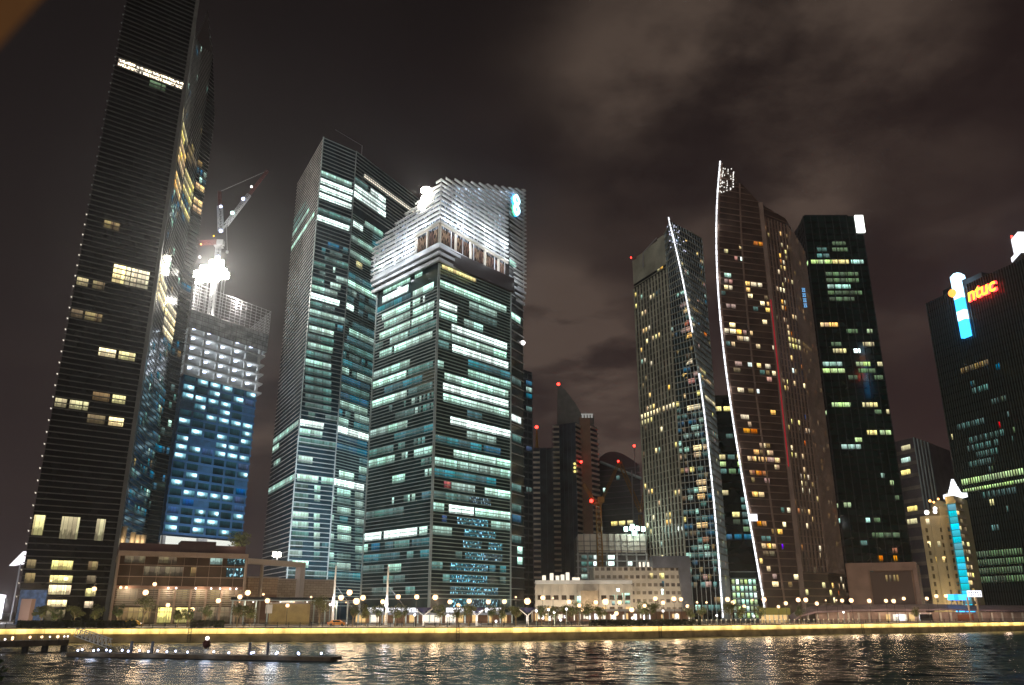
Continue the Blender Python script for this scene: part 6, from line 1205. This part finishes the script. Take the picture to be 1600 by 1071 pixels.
for x, y, r_ in ((15, 989, .34), (42, 991, .34), (61, 990, .34), (74, 991, .2), (87, 992, .4), (98, 991, .2), (104, 991, .22), (12, 1006, .3), (2, 1000, .26)):
    u = (bx(x, y)-bx(-60, 1003))/(bx(108, 998)-bx(-60, 1003)); q = a.lerp(b_, u); m_ = MB(); zz = 2.35 if y < 1000 else 2.1; m_.ball((q.x, q.y+.4, zz), r_*.62); ml = m_.build('deck_lamp', L['lampw'] if r_ < .3 else L['lamp'], t); m_ = MB(); m_.tube([(q.x, q.y+.4, 1.8), (q.x, q.y+.4, zz-.1)], .07, 5); m_.build('stem', M['steel'], ml)
a2, b2 = Vector((b_.x, b_.y+1.4, 2.4)), wpt(166, 1012, .75); t = thing('gangway', 'white lattice gangway sloping down from the jetty to the pontoon', 'gangway', (b_.x, b_.y, 0)); m_ = MB()
for s_ in (0, 1.8):
    p0_, p1_ = a2+Vector((0, s_, .0)), b2+Vector((0, s_, 0)); up = Vector((0, 0, 1.25)); m_.tube([p0_, p1_], .08, 5); m_.tube([p0_+up, p1_+up], .08, 5)
    for k in range(8): f0, f1 = k/8, (k+1)/8; m_.tube([p0_.lerp(p1_, f0), p0_.lerp(p1_, (f0+f1)/2)+up], .06, 4); m_.tube([p0_.lerp(p1_, (f0+f1)/2)+up, p0_.lerp(p1_, f1)], .06, 4)
m_.build('truss', M['white'], t); m_ = MB(); m_.prism([(a2.x, a2.y), (b2.x, b2.y), (b2.x, b2.y+1.8), (a2.x, a2.y+1.8)], a2.z-.15, a2.z-.05) if 0 else m_.quad([a2, b2, b2+Vector((0, 1.8, 0)), a2+Vector((0, 1.8, 0))]); m_.build('deck', M['wood'], t)
a, b_ = wpt(104, 1021, .55), wpt(516, 1028, .55); t = thing('pontoon', 'long low dark floating pontoon with bluish lamps on the water at left', 'pontoon', (a.x, a.y, 0)); m_ = MB(); m_.wallbox(a, b_, .12, .6, 3.2); m_.build('deck', M['wood'], t); m_ = MB(); m_.wallbox(a+Vector((.2, .2, 0)), b_+Vector((-.4, .2, 0)), -.5, .1, 2.8); m_.build('float', M['black'], t)
d = b_-a
for x in (194, 229, 386, 414): u = (x-104)/(516-104); q = a+d*u; m_ = MB(); m_.tube([(q.x, q.y+3.6, -2), (q.x, q.y+3.6, 2.2)], .22, 8); m_.build('pile', M['bluew'], t)
PL = [115, 121, 143, 148, 157, 176, 184, 206, 213, 239, 243, 269, 273, 302, 334, 366, 396, 400, 432, 437, 463, 470, 497]
for i, x in enumerate(PL):
    u = (x-104)/(516-104); q = a+d*u; m_ = MB(); m_.ball((q.x, q.y+(.3 if i % 2 else 2.6), .95), .15, 8, 5); ml = m_.build('lamp', L['blue'], t); m_ = MB(); m_.tube([(q.x, q.y+(.3 if i % 2 else 2.6), .6), (q.x, q.y+(.3 if i % 2 else 2.6), .8)], .1, 6); m_.build('lamp_base', M['black'], ml)
for x in (150, 240, 335, 435): u = (x-104)/(516-104); q = a+d*u; plight((q.x, q.y-.8, 1.2), 60, (.65, .75, 1.), .2)
q = wpt(304, 1010, .6); t = thing('buoy', 'red round buoy with a white lamp on top beyond the pontoon', 'buoy', (q.x, q.y+6, 0)); m_ = MB(); m_.ball((q.x, q.y+6, .75), .75, 12, 8); m_.build('float', M['redp'], t); m_ = MB(); m_.ball((q.x, q.y+6, 1.75), .36); m_.build('lamp', L['lampw'], t); m_ = MB(); m_.tube([(q.x, q.y+6, 1.4), (q.x, q.y+6, 1.6)], .15, 6); m_.build('neck', M['steel'], t)
# ================================================================== NEAR SHORE
m_ = MB(); m_.prism([(-60, -30), (60, -30), (60, 13), (-60, 16)], -2, 4.3); tag(m_.build('bank', M['conc_d']), 'concrete bank under the viewpoint', 'bank', kind='structure')
t = thing('shrub', 'black silhouette of a leafy shrub in the lower left corner', 'shrub', (-8.7, 14, 4.3)); m_ = MB(); leafcloud(m_, (-8.8, 14, 5.1), (.62, .5, .62), 900, .06, 77, 9); m_.build('foliage', M['leaf2'], t); m_ = MB(); m_.tube([(-8.8, 14, 4.3), (-8.75, 14, 5.1)], .06, 6); m_.build('stem', M['bark'], t)
def ray(x, y, D): u, v = (x-800)/F, (535.5-y)/F; return Vector((u, math.cos(TH)-v*math.sin(TH), math.sin(TH)+v*math.cos(TH)))*D+Vector((0, 0, EYE))
q = [ray(-90, -60, .55), ray(118, -60, .55), ray(-90, 170, .55)]; nv = ray(0, 0, 1.)-Vector((0, 0, EYE)); m_ = MB(); i = 0; bk_ = [v+nv*.012 for v in q]
m_.quad(q[::-1]); m_.quad(bk_)
for k in range(3): l_ = (k+1) % 3; m_.quad([q[k], q[l_], bk_[l_], bk_[k]])
aw = m_.build('awning', M['canvas']); tag(aw, 'blurred brown canvas awning corner close to the viewer at upper left', 'awning')
# ================================================================== AIR
hz_ = bpy.data.materials.new('haze'); hz_.use_nodes = True; nt = hz_.node_tree; nt.nodes.clear(); o_ = nt.nodes.new('ShaderNodeOutputMaterial'); pv = nt.nodes.new('ShaderNodeVolumePrincipled')
pv.inputs['Color'].default_value = (.9, .9, .92, 1); pv.inputs['Density'].default_value = .00015; pv.inputs['Anisotropy'].default_value = .88; nt.links.new(pv.outputs[0], o_.inputs['Volume'])
m_ = MB(); m_.prism([(-1200, -70), (1200, -70), (1200, 900), (-1200, 900)], -3, 300); tag(m_.build('haze', hz_), 'thin night haze over the bay and city', 'haze', kind='stuff')
#@@END
cd_ = bpy.data.cameras.new('camera'); cam = bpy.data.objects.new('camera', cd_); COL.objects.link(cam)
cam.location = (0, 0, EYE); cam.rotation_euler = (math.pi/2+TH, 0, 0)
cd_.sensor_width = 36; cd_.lens = 36*F/1600; cd_.clip_start = .05; cd_.clip_end = 20000
SC.camera = cam
cd_.dof.use_dof = True; cd_.dof.focus_distance = 300; cd_.dof.aperture_fstop = 2.8
SC.view_settings.view_transform = 'Standard'; SC.view_settings.look = 'None'; SC.view_settings.exposure = .18; SC.view_settings.gamma = 1
SC.render.engine = 'CYCLES'; SC.cycles.use_denoising = True; SC.cycles.max_bounces = 6; SC.cycles.sample_clamp_indirect = 4
SC.cycles.use_light_tree = True
